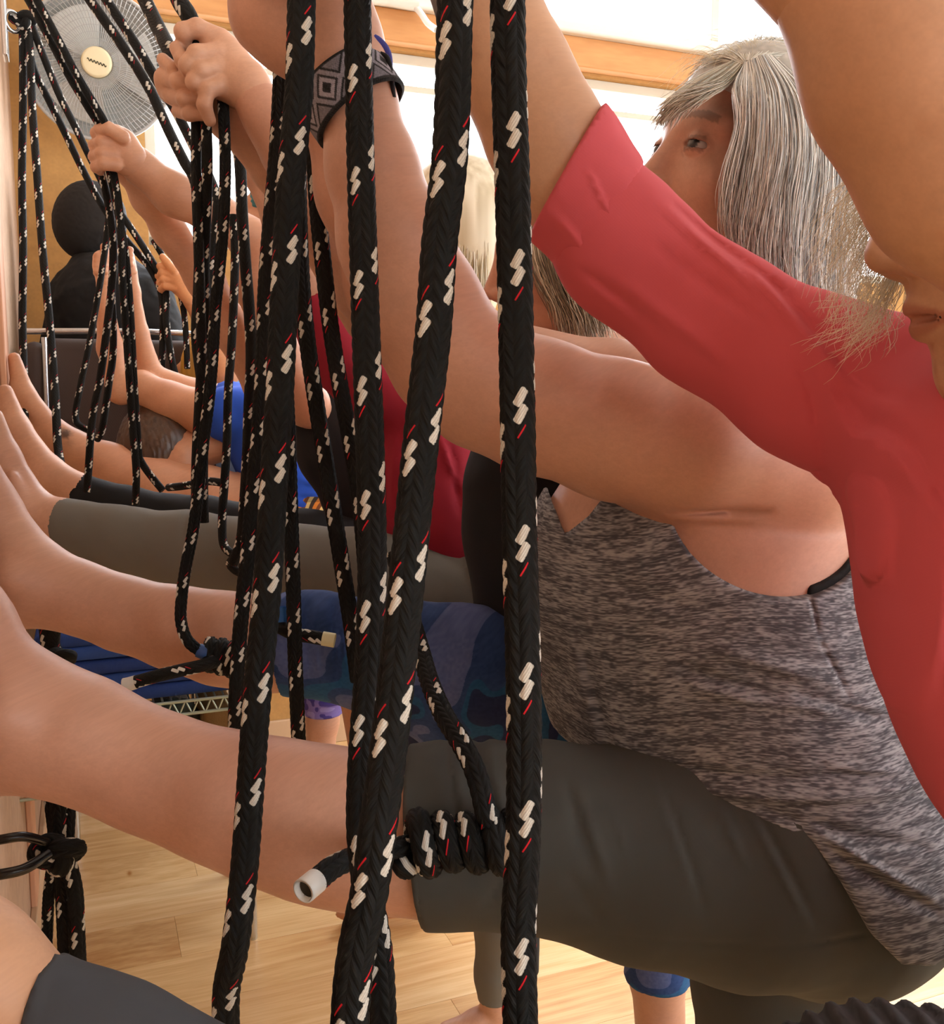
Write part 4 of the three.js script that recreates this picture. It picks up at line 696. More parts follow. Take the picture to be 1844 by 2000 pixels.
// --- person in black with a teal cap
{
  const g = person('person dressed in black with a teal cap, both forearms raised to the ropes', floorAt(1000, 2050, 2.0));
  const tone = skinColor('#d9a88a', '#c68f70', { seedv: 27 });
  const torso = [[630, 785, 1.95, 54], [662, 880, 1.93, 64], [712, 970, 1.93, 62], [755, 1050, 1.95, 66]];
  const leg = [[780, 1085, 1.93, 72], [600, 1060, 1.87, 56], [400, 1026, 1.84, 48], [250, 1000, 1.82, 40], [160, 968, 1.81, 36], [95, 930, 1.80, 38]];
  const stand = [[850, 1150, 2.0, 85], [960, 1450, 2.05, 55], [1010, 1750, 2.05, 42], [1020, 1930, 2.05, 26]];
  const b = new Body(0.02); b.chain(torso, 0.04); b.chain(leg, 0.02); b.chain(stand, 0.02); b.chain([[780, 1085, 1.95, 80], [850, 1150, 2.0, 85]], 0.03);
  b.chain([[610, 690, 1.97, 34], [575, 560, 1.98, 36]], 0.02);
  b.chain([[600, 790, 1.86, 46], [545, 690, 1.82, 42], [500, 560, 1.78, 38], [488, 465, 1.74, 36], [430, 425, 1.70, 38], [340, 380, 1.65, 38], [275, 328, 1.62, 30], [250, 305, 1.60, 30]], 0.02);
  b.chain([[640, 800, 2.0, 44], [520, 760, 1.92, 38], [450, 640, 1.85, 36], [400, 545, 1.80, 34], [330, 450, 1.74, 30], [285, 390, 1.68, 24], [262, 355, 1.66, 22]], 0.02);
  b.chain([[85, 936, 1.8, 36], [35, 955, 1.8, 29]], 0.015); b.chain([[85, 920, 1.8, 34], [30, 838, 1.8, 27], [10, 765, 1.8, 15]], 0.015); b.chain([[22, 950, 1.8, 25], [14, 830, 1.8, 20]], 0.015);
  b.chain([[1025, 1960, 2.05, 24], [940, 1985, 2.03, 14]], 0.012);
  const h = new Body(0.005);
  h.chain([[258, 310, 1.60, 30], [235, 285, 1.595, 32], [222, 275, 1.59, 30]], 0.012); h.chain([[245, 318, 1.6, 24], [225, 310, 1.59, 22]], 0.012);
  for (const [x, y] of [[226, 256], [222, 280], [222, 302], [226, 322]]) h.chain([[x, y, 1.575, 13], [x - 24, y - 2, 1.565, 12], [x - 38, y + 4, 1.58, 11], [x - 30, y + 12, 1.60, 9]], 0.004);
  h.chain([[240, 268, 1.565, 14], [212, 250, 1.555, 12], [192, 252, 1.56, 10]], 0.004);
  h.chain([[262, 355, 1.66, 22], [235, 325, 1.65, 22], [205, 310, 1.64, 18]], 0.008);
  const H = new Head(P(560, 440, 2.0), V(-0.95, 0.15, -0.2), V(0.1, 1, 0), 1);
  bodyMesh(g, [flesh(b, 0.008, tone), flesh(h, 0.004, tone), headMesh(H, 0.005, tone, P(578, 560, 1.98), 0.048)]);
  for (const s of [-1, 1]) part(g, 'eye', eyeMesh(H, s, H.f, '#4a4038'), M.eye);
  const tp = new Body(0.03); tp.chain(torso, 0.04, 0.01); tp.chain([[640, 800, 2.0, 46], [612, 792, 1.98, 44]], 0.02, 0.012);
  wear(g, 'top', garment(tp, 0.01, { clips: [(x, y) => y - P(0, 745, 1.95).y], wobble: 0.003, freq: 14, uv: fabricUV }), cloth(0x121317), 'black top');
  const lg = new Body(0.03); lg.chain(leg.slice(0, 5), 0.02, 0.006); lg.chain(stand, 0.02, 0.006); lg.chain([[720, 1050, 1.95, 70], [780, 1085, 1.95, 80], [850, 1150, 2.0, 85]], 0.03, 0.006);
  wear(g, 'leggings', garment(lg, 0.008, { clips: [plane(145, 962, 1.81, 1, -0.35 + 0.7, 0), (x, y) => P(0, 1900, 2.05).y - y], uv: fabricUV }), cloth(0x121417), 'black leggings');
  const cm = new Body(0.03); for (const [a, r] of [[[-0.018, 0.052, 0], 0.096], [[-0.04, 0.02, 0], 0.085]]) { const p = H.w(...a); cm.seg(p, r, p.clone().add(V(0.0001, 0, 0)), r, 0.04); }
  wear(g, 'cap', solid((x, y, z) => Math.max(cm.d(x, y, z) - 0.0015 * Math.sin(y * 700), 0.012 - H.toLocal(x, y, z)[1] - H.toLocal(x, y, z)[0] * -0.15), cm.lo, cm.hi, 0.006, [cm], { uv: fabricUV }), cloth(0x3f7d86), 'teal knitted cap');
}

// --- person in a blue shirt, tattooed bare leg, brown hair
{
  const g = person('person in a bright blue shirt with brown hair and a tattooed bare leg', floorAt(720, 1780, 2.36));
  const tone = skinColor('#d9a684', '#c68a68', { seedv: 33, spots: [[128, 850, 2.14, 13, '#332a26', 0.85], [136, 868, 2.14, 12, '#3a2f2a', 0.85], [144, 868, 2.14, 10, '#40342e', 0.75], [127, 866, 2.14, 10, '#2e2623', 0.85]] });
  const torso = [[490, 820, 2.32, 55], [540, 890, 2.32, 68], [580, 960, 2.33, 70], [620, 1010, 2.34, 72]];
  const leg = [[640, 1030, 2.34, 74], [520, 1005, 2.3, 68], [400, 975, 2.26, 64], [300, 948, 2.22, 56], [210, 912, 2.19, 46], [150, 880, 2.17, 34], [105, 848, 2.16, 32]];
  const stand = [[680, 1120, 2.36, 66], [700, 1340, 2.36, 40], [730, 1520, 2.37, 38], [790, 1690, 2.38, 26], [812, 1745, 2.39, 20]];
  const b = new Body(0.02); b.chain(torso, 0.03); b.chain(leg, 0.02); b.chain(stand, 0.02); b.chain([[640, 1030, 2.34, 74], [680, 1120, 2.36, 66]], 0.03);
  b.chain([[480, 815, 2.28, 46], [400, 806, 2.26, 44], [330, 784, 2.25, 38], [275, 755, 2.24, 30], [236, 762, 2.23, 26], [216, 680, 2.22, 24], [205, 600, 2.21, 17], [202, 545, 2.20, 14]], 0.015);
  b.chain([[480, 800, 2.36, 40], [380, 775, 2.33, 34], [295, 735, 2.29, 24], [272, 650, 2.27, 17], [260, 570, 2.26, 13], [254, 520, 2.25, 13]], 0.012);
  b.chain([[98, 852, 2.16, 30], [66, 850, 2.15, 24]], 0.012); b.chain([[92, 838, 2.16, 28], [46, 772, 2.15, 22], [28, 700, 2.15, 12]], 0.012); b.chain([[52, 850, 2.15, 20], [36, 760, 2.15, 16]], 0.012);
  b.chain([[826, 1768, 2.40, 20], [760, 1776, 2.38, 15], [672, 1784, 2.37, 12]], 0.012);
  for (const [q, x] of [[2.36, 662], [2.375, 664], [2.385, 668], [2.395, 674], [2.405, 682]]) b.chain([[x + 22, 1783, q, 8], [x, 1785, q, 7]], 0.004);
  const h = new Body(0.004);
  h.chain([[203, 550, 2.2, 15], [200, 520, 2.2, 17], [198, 505, 2.2, 16]], 0.008); h.chain([[206, 505, 2.19, 9], [204, 482, 2.185, 8]], 0.003);
  for (let i = 0; i < 4; i++) h.chain([[204, 500 + i * 10, 2.185, 7], [190, 500 + i * 10, 2.18, 7], [188, 504 + i * 10, 2.2, 6]], 0.003);
  h.chain([[254, 530, 2.25, 14], [248, 500, 2.25, 14]], 0.006); for (let i = 0; i < 4; i++) h.chain([[254, 488 + i * 9, 2.235, 7], [240, 488 + i * 9, 2.235, 7], [238, 492 + i * 9, 2.25, 6]], 0.003);
  const H = new Head(P(335, 880, 2.30), V(0.62, -0.62, -0.35), V(-0.55, 0.62, 0.15), 0.98);
  bodyMesh(g, [flesh(b, 0.008, tone), flesh(h, 0.004, tone), headMesh(H, 0.0045, tone, P(440, 860, 2.32), 0.046)]);
  for (const s of [-1, 1]) part(g, 'eye', eyeMesh(H, s, H.f, '#4a4038'), M.eye);
  const tp = new Body(0.03); tp.chain(torso, 0.03, 0.012); tp.chain([[480, 815, 2.28, 46], [440, 808, 2.27, 45]], 0.02, 0.010); tp.chain([[480, 800, 2.36, 44], [450, 790, 2.35, 40]], 0.02, 0.008);
  wear(g, 'shirt', garment(tp, 0.009, { clips: [plane(590, 1000, 2.3, 0.2, 1, 0)], folds: foldLines([[585, 940, 640, 960, 2.2, 6, 0.008], [580, 975, 630, 985, 2.2, 6, -0.008], [590, 900, 620, 930, 2.2, 6, 0.006]]), wobble: 0.004, freq: 12, uv: fabricUV }), cloth(0x1f4fc0), 'bright blue shirt');
  const sh = new Body(0.03); sh.chain([[600, 985, 2.33, 72], [640, 1030, 2.34, 74], [680, 1120, 2.36, 66]], 0.03, 0.008); sh.chain([[640, 1030, 2.34, 74], [560, 1015, 2.31, 70]], 0.02, 0.007);
  const plaid = dataTex(256, 256, (u, v) => { const a = Math.floor(u * 16) % 4, c = [[214, 128, 46], [120, 66, 30], [226, 196, 128], [60, 44, 36]][a]; const k = Math.floor(v * 12) % 3 === 0 ? 0.75 : 1; return c.map((x) => x * k); });
  wear(g, 'shorts', garment(sh, 0.009, { uv: (x, y, z) => [(x + z) * 9, y * 5] }), cloth(0xffffff, { map: plaid }), 'orange and cream striped shorts');
  const cm = new Body(0.03); for (const [a, r] of [[[-0.022, 0.045, 0], 0.094], [[-0.045, -0.01, 0], 0.082], [[-0.02, 0.0, 0.03], 0.066], [[-0.04, -0.06, 0.02], 0.06]]) { const p = H.w(...a); cm.seg(p, r, p.clone().add(V(0.0001, 0, 0)), r, 0.04); }
  wear(g, 'hair', solid((x, y, z) => Math.max(cm.d(x, y, z) - 0.002 * noise(x * 160, y * 30, z * 160), H.toLocal(x, y, z)[0] - 0.03), cm.lo, cm.hi, 0.006, [cm], { color: (x, y, z) => lin('#4a3322').map((v) => v * (1 + 0.5 * noise(x * 150, y * 30, z * 150))) }), M.hair, 'brown hair');
}
// --- far person with golden hair, navy trousers
{
  const g = person('far person with golden hair and navy trousers, fist closed on the ropes', floorAt(840, 1740, 2.5));
  const tone = skinColor('#dfa878', '#cc8d5e', { seedv: 41 });
  const torso = [[470, 850, 2.6, 55], [520, 950, 2.6, 70], [640, 1080, 2.56, 75], [760, 1180, 2.52, 75]];
  const b = new Body(0.02); b.chain(torso, 0.03); b.chain([[760, 1180, 2.52, 70], [830, 1330, 2.5, 46], [838, 1480, 2.5, 40], [842, 1620, 2.5, 30], [842, 1712, 2.5, 19]], 0.02); b.chain([[846, 1733, 2.5, 17], [770, 1742, 2.48, 11]], 0.01);
  b.chain([[460, 830, 2.55, 36], [440, 730, 2.5, 30], [410, 650, 2.48, 24], [376, 590, 2.46, 15], [356, 562, 2.45, 15]], 0.012);
  const h = new Body(0.004); h.chain([[372, 585, 2.45, 15], [350, 555, 2.45, 19], [340, 540, 2.445, 17]], 0.008);
  for (let i = 0; i < 4; i++) h.chain([[334 + i * 3, 524 + i * 13, 2.435, 7], [313 + i * 3, 520 + i * 13, 2.43, 7], [306 + i * 3, 526 + i * 13, 2.445, 6.5], [314 + i * 3, 532 + i * 13, 2.46, 6]], 0.003);
  h.chain([[340, 530, 2.43, 9], [326, 512, 2.425, 8], [318, 502, 2.425, 7]], 0.003);
  const H = new Head(P(405, 748, 2.62), V(-0.9, 0.1, -0.3), V(0.1, 1, 0), 0.95);
  bodyMesh(g, [flesh(b, 0.009, tone), flesh(h, 0.004, tone), headMesh(H, 0.006, tone, P(440, 820, 2.6), 0.045)]);
  const tp = new Body(0.03); tp.chain(torso, 0.03, 0.01); tp.chain([[460, 830, 2.55, 36], [445, 760, 2.52, 32]], 0.02, 0.012);
  wear(g, 'shirt', garment(tp, 0.011, { wobble: 0.003, uv: fabricUV }), cloth(0x7d9fd0), 'light blue shirt');
  const lg = new Body(0.03); lg.chain([[730, 1150, 2.53, 75], [760, 1180, 2.52, 72], [830, 1330, 2.5, 46], [838, 1480, 2.5, 40], [842, 1600, 2.5, 32]], 0.02, 0.012);
  wear(g, 'trousers', garment(lg, 0.011, { clips: [(x, y) => P(0, 1640, 2.5).y - y], uv: fabricUV }), cloth(0x1b2340), 'navy trousers');
  const cm = new Body(0.03); for (const [a, r] of [[[-0.022, 0.050, 0], 0.094], [[-0.035, 0.0, 0.0], 0.084]]) { const p = H.w(...a); cm.seg(p, r, p.clone().add(V(0.0001, 0, 0)), r, 0.04); }
  wear(g, 'hair', solid((x, y, z) => Math.max(cm.d(x, y, z), H.toLocal(x, y, z)[0] - 0.04), cm.lo, cm.hi, 0.008, [cm], { color: (x, y, z) => lin('#c99a3e').map((v) => v * (1 + 0.4 * noise(x * 150, y * 20, z * 150))) }), M.hair, 'golden hair');
}
// --- seated onlooker in black, against the end wall
{
  const g = person('seated person with short black hair and a black top, back of the room', floorAt(200, 1600, 2.85));
  delete g.userData.group;
  const tone = skinColor('#c99468', '#b07c54', { seedv: 47 });
  const b = new Body(0.03); b.chain([[195, 540, 2.88, 45], [215, 600, 2.86, 95], [235, 760, 2.86, 100], [250, 900, 2.85, 105]], 0.04); b.chain([[190, 520, 2.88, 34], [188, 470, 2.88, 36]], 0.02);
  b.chain([[150, 580, 2.85, 45], [125, 700, 2.8, 38], [150, 820, 2.92, 30], [220, 850, 3.0, 24]], 0.02); b.chain([[285, 580, 2.85, 45], [330, 700, 2.8, 36], [320, 820, 2.92, 28], [250, 855, 3.0, 22]], 0.02);
  for (const o of [0, 90]) b.chain([[215 + o, 920, 2.85, 60], [240 + o, 930, 3.14, 52], [245 + o, 1150, 3.16, 36], [245 + o, 1440, 3.16, 22]], 0.02);
  const H = new Head(P(188, 452, 2.88), V(0.35, 0, -0.93), V(0, 1, 0), 0.98);
  bodyMesh(g, [flesh(b, 0.011, tone), headMesh(H, 0.006, tone, P(190, 520, 2.88), 0.05)]);
  const tp = new Body(0.03); tp.chain([[200, 545, 2.88, 52], [215, 600, 2.86, 95], [235, 760, 2.86, 100], [250, 900, 2.85, 105]], 0.04, 0.015); tp.chain([[150, 580, 2.85, 45], [125, 700, 2.8, 38], [145, 780, 2.88, 33]], 0.02, 0.012); tp.chain([[285, 580, 2.85, 45], [330, 700, 2.8, 36], [325, 780, 2.88, 31]], 0.02, 0.012);
  wear(g, 'top', garment(tp, 0.011, { clips: [(x, y) => y - P(0, 500, 2.88).y], wobble: 0.003, uv: fabricUV }), cloth(0x0c0d10), 'black top');
  const lg = new Body(0.03); for (const o of [0, 90]) lg.chain([[215 + o, 920, 2.85, 60], [240 + o, 930, 3.14, 52], [245 + o, 1150, 3.16, 36], [245 + o, 1420, 3.16, 23]], 0.02, 0.012);
  wear(g, 'trousers', garment(lg, 0.012, { uv: fabricUV }), cloth(0x15161a));
  const cm = new Body(0.03); for (const [a, r] of [[[-0.018, 0.045, 0], 0.098], [[-0.035, 0.0, 0], 0.092]]) { const p = H.w(...a); cm.seg(p, r, p.clone().add(V(0.0001, 0, 0)), r, 0.04); }
  wear(g, 'hair', solid((x, y, z) => Math.max(cm.d(x, y, z) - 0.0012 * noise(x * 90, y * 90, z * 90), H.toLocal(x, y, z)[0] - 0.04), cm.lo, cm.hi, 0.007, [cm], { color: () => [0.012, 0.010, 0.009] }), M.darkHair, 'short black hair');
}
// --- standing leg in purple behind the ropes
{
  const g = person('far person seen only as a pale lower leg with a lilac trouser hem', floorAt(620, 1700, 2.65));
  delete g.userData.group;
  const b = new Body(0.02); b.chain([[700, 700, 2.75, 50], [690, 850, 2.74, 62], [670, 1000, 2.72, 64], [655, 1120, 2.7, 60]], 0.03); b.chain([[645, 1200, 2.68, 46], [636, 1330, 2.66, 36], [630, 1410, 2.65, 30], [622, 1500, 2.65, 28], [616, 1600, 2.65, 20], [612, 1660, 2.65, 16]], 0.02); b.chain([[616, 1680, 2.65, 16], [560, 1690, 2.62, 11]], 0.01);
  b.chain([[700, 700, 2.75, 30], [700, 640, 2.75, 28]], 0.02);
  const H = new Head(P(700, 585, 2.76), V(-0.95, 0.1, -0.25), V(0, 1, 0), 0.98), tone = skinColor('#eec0a4', '#e0a68a', { seedv: 53 });
  bodyMesh(g, [flesh(b, 0.010, tone), headMesh(H, 0.007, tone, P(700, 650, 2.75), 0.045)]);
  const lg = new Body(0.02); lg.chain([[655, 1100, 2.7, 62], [645, 1200, 2.68, 46], [636, 1330, 2.66, 36], [630, 1410, 2.65, 31]], 0.02, 0.009);
  const bat = dataTex(128, 128, (u, v) => { const n = vnoise(u * 9, v * 9, 9, 9); return n > 0.6 ? [84, 74, 170] : n > 0.3 ? [140, 128, 214] : [168, 158, 232]; });
  wear(g, 'trousers', garment(lg, 0.008, { clips: [(x, y) => P(0, 1394, 2.65).y - y], folds: foldLines([[605, 1372, 668, 1376, 2.6, 5, 0.008]]), uv: (x, y, z) => [x * 8 + z * 5, y * 8] }), cloth(0xffffff, { map: bat }), 'lilac batik trousers');
  const tp = new Body(0.03); tp.chain([[700, 720, 2.75, 54], [690, 850, 2.74, 62], [670, 1000, 2.72, 64], [655, 1110, 2.7, 62]], 0.03, 0.012); wear(g, 'top', garment(tp, 0.012, { uv: fabricUV }), cloth(0x2a2d38), 'dark top');
  const cm = new Body(0.03); { const p = H.w(-0.02, 0.045, 0); cm.seg(p, 0.097, p.clone().add(V(0.0001, 0, 0)), 0.097, 0.04); }
  wear(g, 'hair', solid((x, y, z) => Math.max(cm.d(x, y, z), H.toLocal(x, y, z)[0] - 0.04), cm.lo, cm.hi, 0.009, [cm], { color: () => lin('#4a3a2c') }), M.hair);
}

// ---------------------------------------------------------------- ropes of the rope wall
const ROPES = 'braided ropes of the rope wall';
function rope(label, pts, opt = {}) {
  const m = part(null, numbered('braided_rope'), ropeGeo(pts, opt), M.rope); scene.add(m);
  return tag(m, label, 'rope', ROPES);
}
const px = (l) => G(l);
// four ropes of the nearest person
rope('rightmost thick black rope, hanging plumb over the grey tank top', px([[1000, -420, 0.60], [992, -60, 0.56], [993, 100, 0.56], [999, 300, 0.56], [1006, 550, 0.56], [1011, 800, 0.56], [1015, 1050, 0.56], [1022, 1300, 0.56], [1024, 1500, 0.56], [1020, 1680, 0.56], [1013, 1800, 0.56], [1015, 1950, 0.56], [1024, 2200, 0.56]]), { lod: 2, flip: true, phase: 0.18, turn: 0.3 });
rope('thick black rope slanting from upper middle down left across the others', px([[905, -420, 0.60], [893, -100, 0.55], [889, 0, 0.55], [879, 300, 0.55], [858, 480, 0.55], [847, 640, 0.55], [829, 800, 0.55], [808, 1000, 0.55], [793, 1150, 0.545], [777, 1300, 0.54], [757, 1480, 0.53], [738, 1620, 0.52], [722, 1740, 0.52], [698, 1850, 0.52], [686, 1950, 0.52], [680, 2200, 0.52]]), { lod: 2, phase: 0.62, turn: 0.25 });
rope('black rope crossing the blue bracelet arm and running behind the slanting rope', px([[720, -420, 0.72], [698, -100, 0.72], [698, 0, 0.72], [704, 300, 0.71], [710, 500, 0.70], [716, 680, 0.69], [722, 850, 0.68], [727, 1050, 0.68], [726, 1180, 0.67], [720, 1320, 0.67], [708, 1500, 0.66], [706, 1620, 0.66], [718, 1740, 0.66], [738, 1860, 0.66], [746, 2000, 0.66], [750, 2200, 0.66]]), { lod: 2, flip: true, phase: 0.0, turn: 0.85 });
rope('black rope left of the woven bracelet, curving to the lower left of the floor', px([[600, -420, 0.72], [592, -100, 0.70], [589, 0, 0.70], [584, 170, 0.70], [568, 354, 0.70], [556, 560, 0.70], [546, 770, 0.70], [533, 970, 0.70], [522, 1150, 0.70], [503, 1350, 0.70], [489, 1540, 0.71], [477, 1700, 0.71], [459, 1850, 0.71], [442, 1940, 0.72], [444, 2060, 0.72], [452, 2200, 0.72]]), { lod: 2, phase: 0.35, turn: 0.55 });
// ropes of the woman in the tank top
rope('thinner black rope hugging the left side of the bracelet rope', px([[560, -160, 0.86], [552, 60, 0.90], [549, 170, 0.94], [541, 300, 0.98], [529, 430, 1.0], [519, 560, 1.02], [514, 700, 1.03], [505, 850, 1.04], [495, 950, 1.05], [484, 1080, 1.06], [472, 1200, 1.07], [463, 1320, 1.08], [459, 1480, 1.10], [462, 1700, 1.12]]), { r: 0.0083, lod: 2, phase: 0.1, turn: 0.5 });
rope('thin black rope falling from the woven bracelet towards the raised thighs', px([[600, 40, 0.93], [610, 180, 0.97], [614, 280, 1.0], [620, 400, 1.02], [632, 520, 1.03], [646, 640, 1.04], [662, 740, 1.05], [682, 850, 1.06], [700, 960, 1.07], [712, 1080, 1.08], [718, 1200, 1.09]]), { r: 0.0090, lod: 2, flip: true, phase: 0.4, turn: 0.9 });
rope('thin black rope slanting between the bracelet rope and the bracelet arm rope', px([[580, 200, 1.02], [583, 400, 1.05], [590, 560, 1.07], [602, 680, 1.08], [618, 790, 1.08], [634, 890, 1.08], [650, 990, 1.08], [669, 1110, 1.09], [686, 1220, 1.10], [700, 1330, 1.11]]), { r: 0.0092, lod: 2, phase: 0.75, turn: 0.2 });
rope('thin black rope hanging straight in front of the camouflage knee', px([[556, 700, 1.06], [563, 850, 1.08], [568, 1000, 1.09], [573, 1150, 1.10], [577, 1300, 1.11], [583, 1440, 1.12], [588, 1600, 1.13]]), { r: 0.0083, lod: 2, phase: 0.3, turn: 0.35 });
// rope with the large knot on the raised knee
{
  const g = thing('knotted_rope', 'black rope wound into a thick knot on the grey leggings knee', 'rope', V(0, 0, 0), ROPES);
  const coil = [], A = P(1010, 1640, 0.785), B = P(792, 1648, 0.785), n = 4.7, steps = 64, ax = B.clone().sub(A).normalize(), u = V(0, 1, 0).addScaledVector(ax, -ax.y).normalize(), w = V(0, 0, 0).crossVectors(ax, u);
  for (let i = 0; i <= steps; i++) { const h = i / steps, an = -0.6 + h * n * 2 * Math.PI, r = 0.0165 + 0.0022 * Math.sin(h * 9); coil.push(A.clone().lerp(B, h).addScaledVector(u, r * Math.cos(an)).addScaledVector(w, r * Math.sin(an))); }
  coil.push(...px([[772, 1664, 0.79], [735, 1668, 0.768]]));
  part(g, 'rope_line', ropeGeo([...px([[770, 1080, 0.97], [796, 1180, 0.95], [820, 1265, 0.92], [842, 1340, 0.87], [870, 1402, 0.83], [903, 1455, 0.80], [925, 1498, 0.785], [940, 1545, 0.775], [950, 1590, 0.77]]), P(962, 1622, 0.78)], { lod: 2, r: 0.0088, phase: 0.2, turn: 0.5 }), M.rope);
  part(g, 'knot', ropeGeo(coil, { lod: 2, r: 0.0098, phase: 0.3 }), M.rope, 'six tight turns of rope');
  const tailPts = px([[800, 1650, 0.785], [745, 1662, 0.76], [690, 1676, 0.735], [650, 1694, 0.715], [616, 1722, 0.695]]);
  part(g, 'rope_tail', ropeGeo(tailPts, { lod: 2, r: 0.0085, phase: 0.1, turn: 0.6 }), M.rope);
  const a = P(618, 1720, 0.6965), b2 = P(590, 1743, 0.682), cg = new THREE.LatheGeometry([[0.0001, 0], [0.0090, 0], [0.0090, 0.015], [0.0072, 0.0155], [0.0070, 0.006], [0.0001, 0.005]].map(([x, y]) => new THREE.Vector2(x, y)), 28);
  cg.applyQuaternion(new THREE.Quaternion().setFromUnitVectors(V(0, 1, 0), b2.clone().sub(a).normalize())).translate(a.x, a.y, a.z);
  part(g, 'end_sleeve', cg, std(0xe6e8e4, 0.4, { side: THREE.DoubleSide }), 'white heat-shrink sleeve on the cut end');
  const plug = new THREE.CylinderGeometry(0.0068, 0.0068, 0.004, 20).applyQuaternion(new THREE.Quaternion().setFromUnitVectors(V(0, 1, 0), b2.clone().sub(a).normalize())).translate(...a.clone().lerp(b2, 0.5).toArray());
  part(g, 'rope_core', plug, std(0x3a3326, 0.95), 'dark cut rope core');
}
// ropes gripped by the hand with the fists at the upper left
rope('rope entering the upper fist from the top edge', px([[330, -70, 1.12], [350, 0, 1.11], [368, 30, 1.10], [384, 70, 1.098], [392, 120, 1.10], [398, 180, 1.10]]), { r: 0.0098, lod: 1, phase: 0.2, turn: 0.4 });
rope('rope leaving the upper fist on the left, hanging past the bare forearms', px([[378, 190, 1.11], [383, 240, 1.105], [383, 330, 1.11], [387, 450, 1.115], [391, 580, 1.12], [394, 700, 1.13], [389, 800, 1.14], [384, 900, 1.15], [383, 1000, 1.16]]), { r: 0.0060, lod: 1, phase: 0.6, turn: 0.1 });
rope('rope leaving the upper fist in the middle of the bundle', px([[396, 190, 1.10], [402, 240, 1.10], [405, 330, 1.11], [402, 430, 1.12], [399, 520, 1.13], [402, 620, 1.13], [404, 720, 1.14], [398, 820, 1.15], [396, 930, 1.16], [398, 1020, 1.17]]), { r: 0.0062, lod: 1, phase: 0.2, turn: 0.4 });
rope('rope passing under the thumb of the upper fist', px([[255, -60, 1.28], [283, 0, 1.25], [312, 60, 1.2], [335, 105, 1.14], [352, 142, 1.12], [370, 190, 1.11], [380, 215, 1.105]]), { r: 0.0092, lod: 1, flip: true, phase: 0.6, turn: 0.1 });
{
  const g = thing('knotted_rope', 'rope looping low past the bare calf into a small taped knot with a long tail', 'rope', V(0, 0, 0), ROPES);
  part(g, 'rope_line', ropeGeo(px([[434, 180, 1.12], [437, 225, 1.10], [440, 320, 1.095], [437, 424, 1.09], [430, 514, 1.09], [421, 600, 1.09], [416, 688, 1.09], [409, 774, 1.09], [398, 860, 1.09], [389, 944, 1.09], [378, 1032, 1.09], [364, 1102, 1.09], [355, 1165, 1.09], [354, 1215, 1.09], [366, 1250, 1.09], [390, 1270, 1.10], [420, 1278, 1.11]]), { r: 0.0066, lod: 2, phase: 0.45, turn: 0.55 }), M.rope);
  const coil = [], A = P(408, 1276, 1.115), B = P(470, 1292, 1.115), ax = B.clone().sub(A).normalize(), u = V(0, 1, 0).addScaledVector(ax, -ax.y).normalize(), w = V(0, 0, 0).crossVectors(ax, u);
  for (let i = 0; i <= 36; i++) { const h = i / 36, an = h * 3 * 2 * Math.PI; coil.push(A.clone().lerp(B, h).addScaledVector(u, 0.014 * Math.cos(an)).addScaledVector(w, 0.014 * Math.sin(an))); }
  part(g, 'knot', ropeGeo(coil, { lod: 2, phase: 0.1, r: 0.0078 }), M.rope);
  part(g, 'rope_tail', ropeGeo(px([[425, 1290, 1.10], [395, 1300, 1.085], [350, 1310, 1.08], [300, 1322, 1.08], [262, 1333, 1.08]]), { lod: 1, phase: 0.3, r: 0.0072 }), M.rope);
  part(g, 'end_sleeve', tube(px([[266, 1332, 1.08], [252, 1336, 1.08], [242, 1338, 1.08]]), 0.0077, 6, 18), std(0xcfd0ca, 0.45), 'white sleeve on the rope end');
  part(g, 'tape', tube(px([[388, 1270, 1.10], [397, 1274, 1.10], [406, 1277, 1.104]]), 0.0082, 6, 18), std(0x2f4f86, 0.6), 'blue tape');
}
rope('slim rope second from the bracelet rope, ending in a bundle over the grey leggings', px([[440, 150, 1.3], [452, 230, 1.28], [468, 312, 1.27], [473, 417, 1.27], [480, 521, 1.27], [488, 625, 1.28], [491, 700, 1.29], [487, 790, 1.3], [484, 880, 1.31], [478, 980, 1.33], [470, 1060, 1.35], [455, 1100, 1.36]]), { r: 0.0076, lod: 1, phase: 0.9, turn: 0.7 });
rope('slim rope that bends into the dark knot above the bare calf', px([[455, 420, 1.42], [459, 480, 1.42], [458, 552, 1.42], [452, 681, 1.42], [446, 760, 1.42], [443, 870, 1.42], [438, 950, 1.42], [434, 1020, 1.42], [438, 1066, 1.41], [455, 1082, 1.40], [478, 1088, 1.40], [486, 1108, 1.41], [468, 1118, 1.42], [450, 1104, 1.42], [462, 1084, 1.39]]), { r: 0.0062, lod: 1, phase: 0.5, turn: 0.3 });
{
  const g = thing('knotted_rope', 'short rope stub with a yellowed end against the rolled camouflage cuff', 'rope', V(0, 0, 0), ROPES);
  part(g, 'rope_tail', ropeGeo(px([[545, 1224, 1.13], [575, 1238, 1.125], [605, 1243, 1.12], [634, 1248, 1.12]]), { lod: 1, phase: 0.3, r: 0.0078 }), M.rope);
  part(g, 'end_sleeve', tube(px([[630, 1247, 1.12], [642, 1249, 1.12], [654, 1251, 1.12]]), 0.0083, 6, 18), std(0xd2cfa6, 0.5), 'yellowed sleeve');
  part(g, 'tape', tube(px([[549, 1185, 1.13], [550, 1200, 1.13], [551, 1214, 1.13]]), 0.0075, 6, 16), std(0x2a6fc4, 0.5), 'blue tape');
}
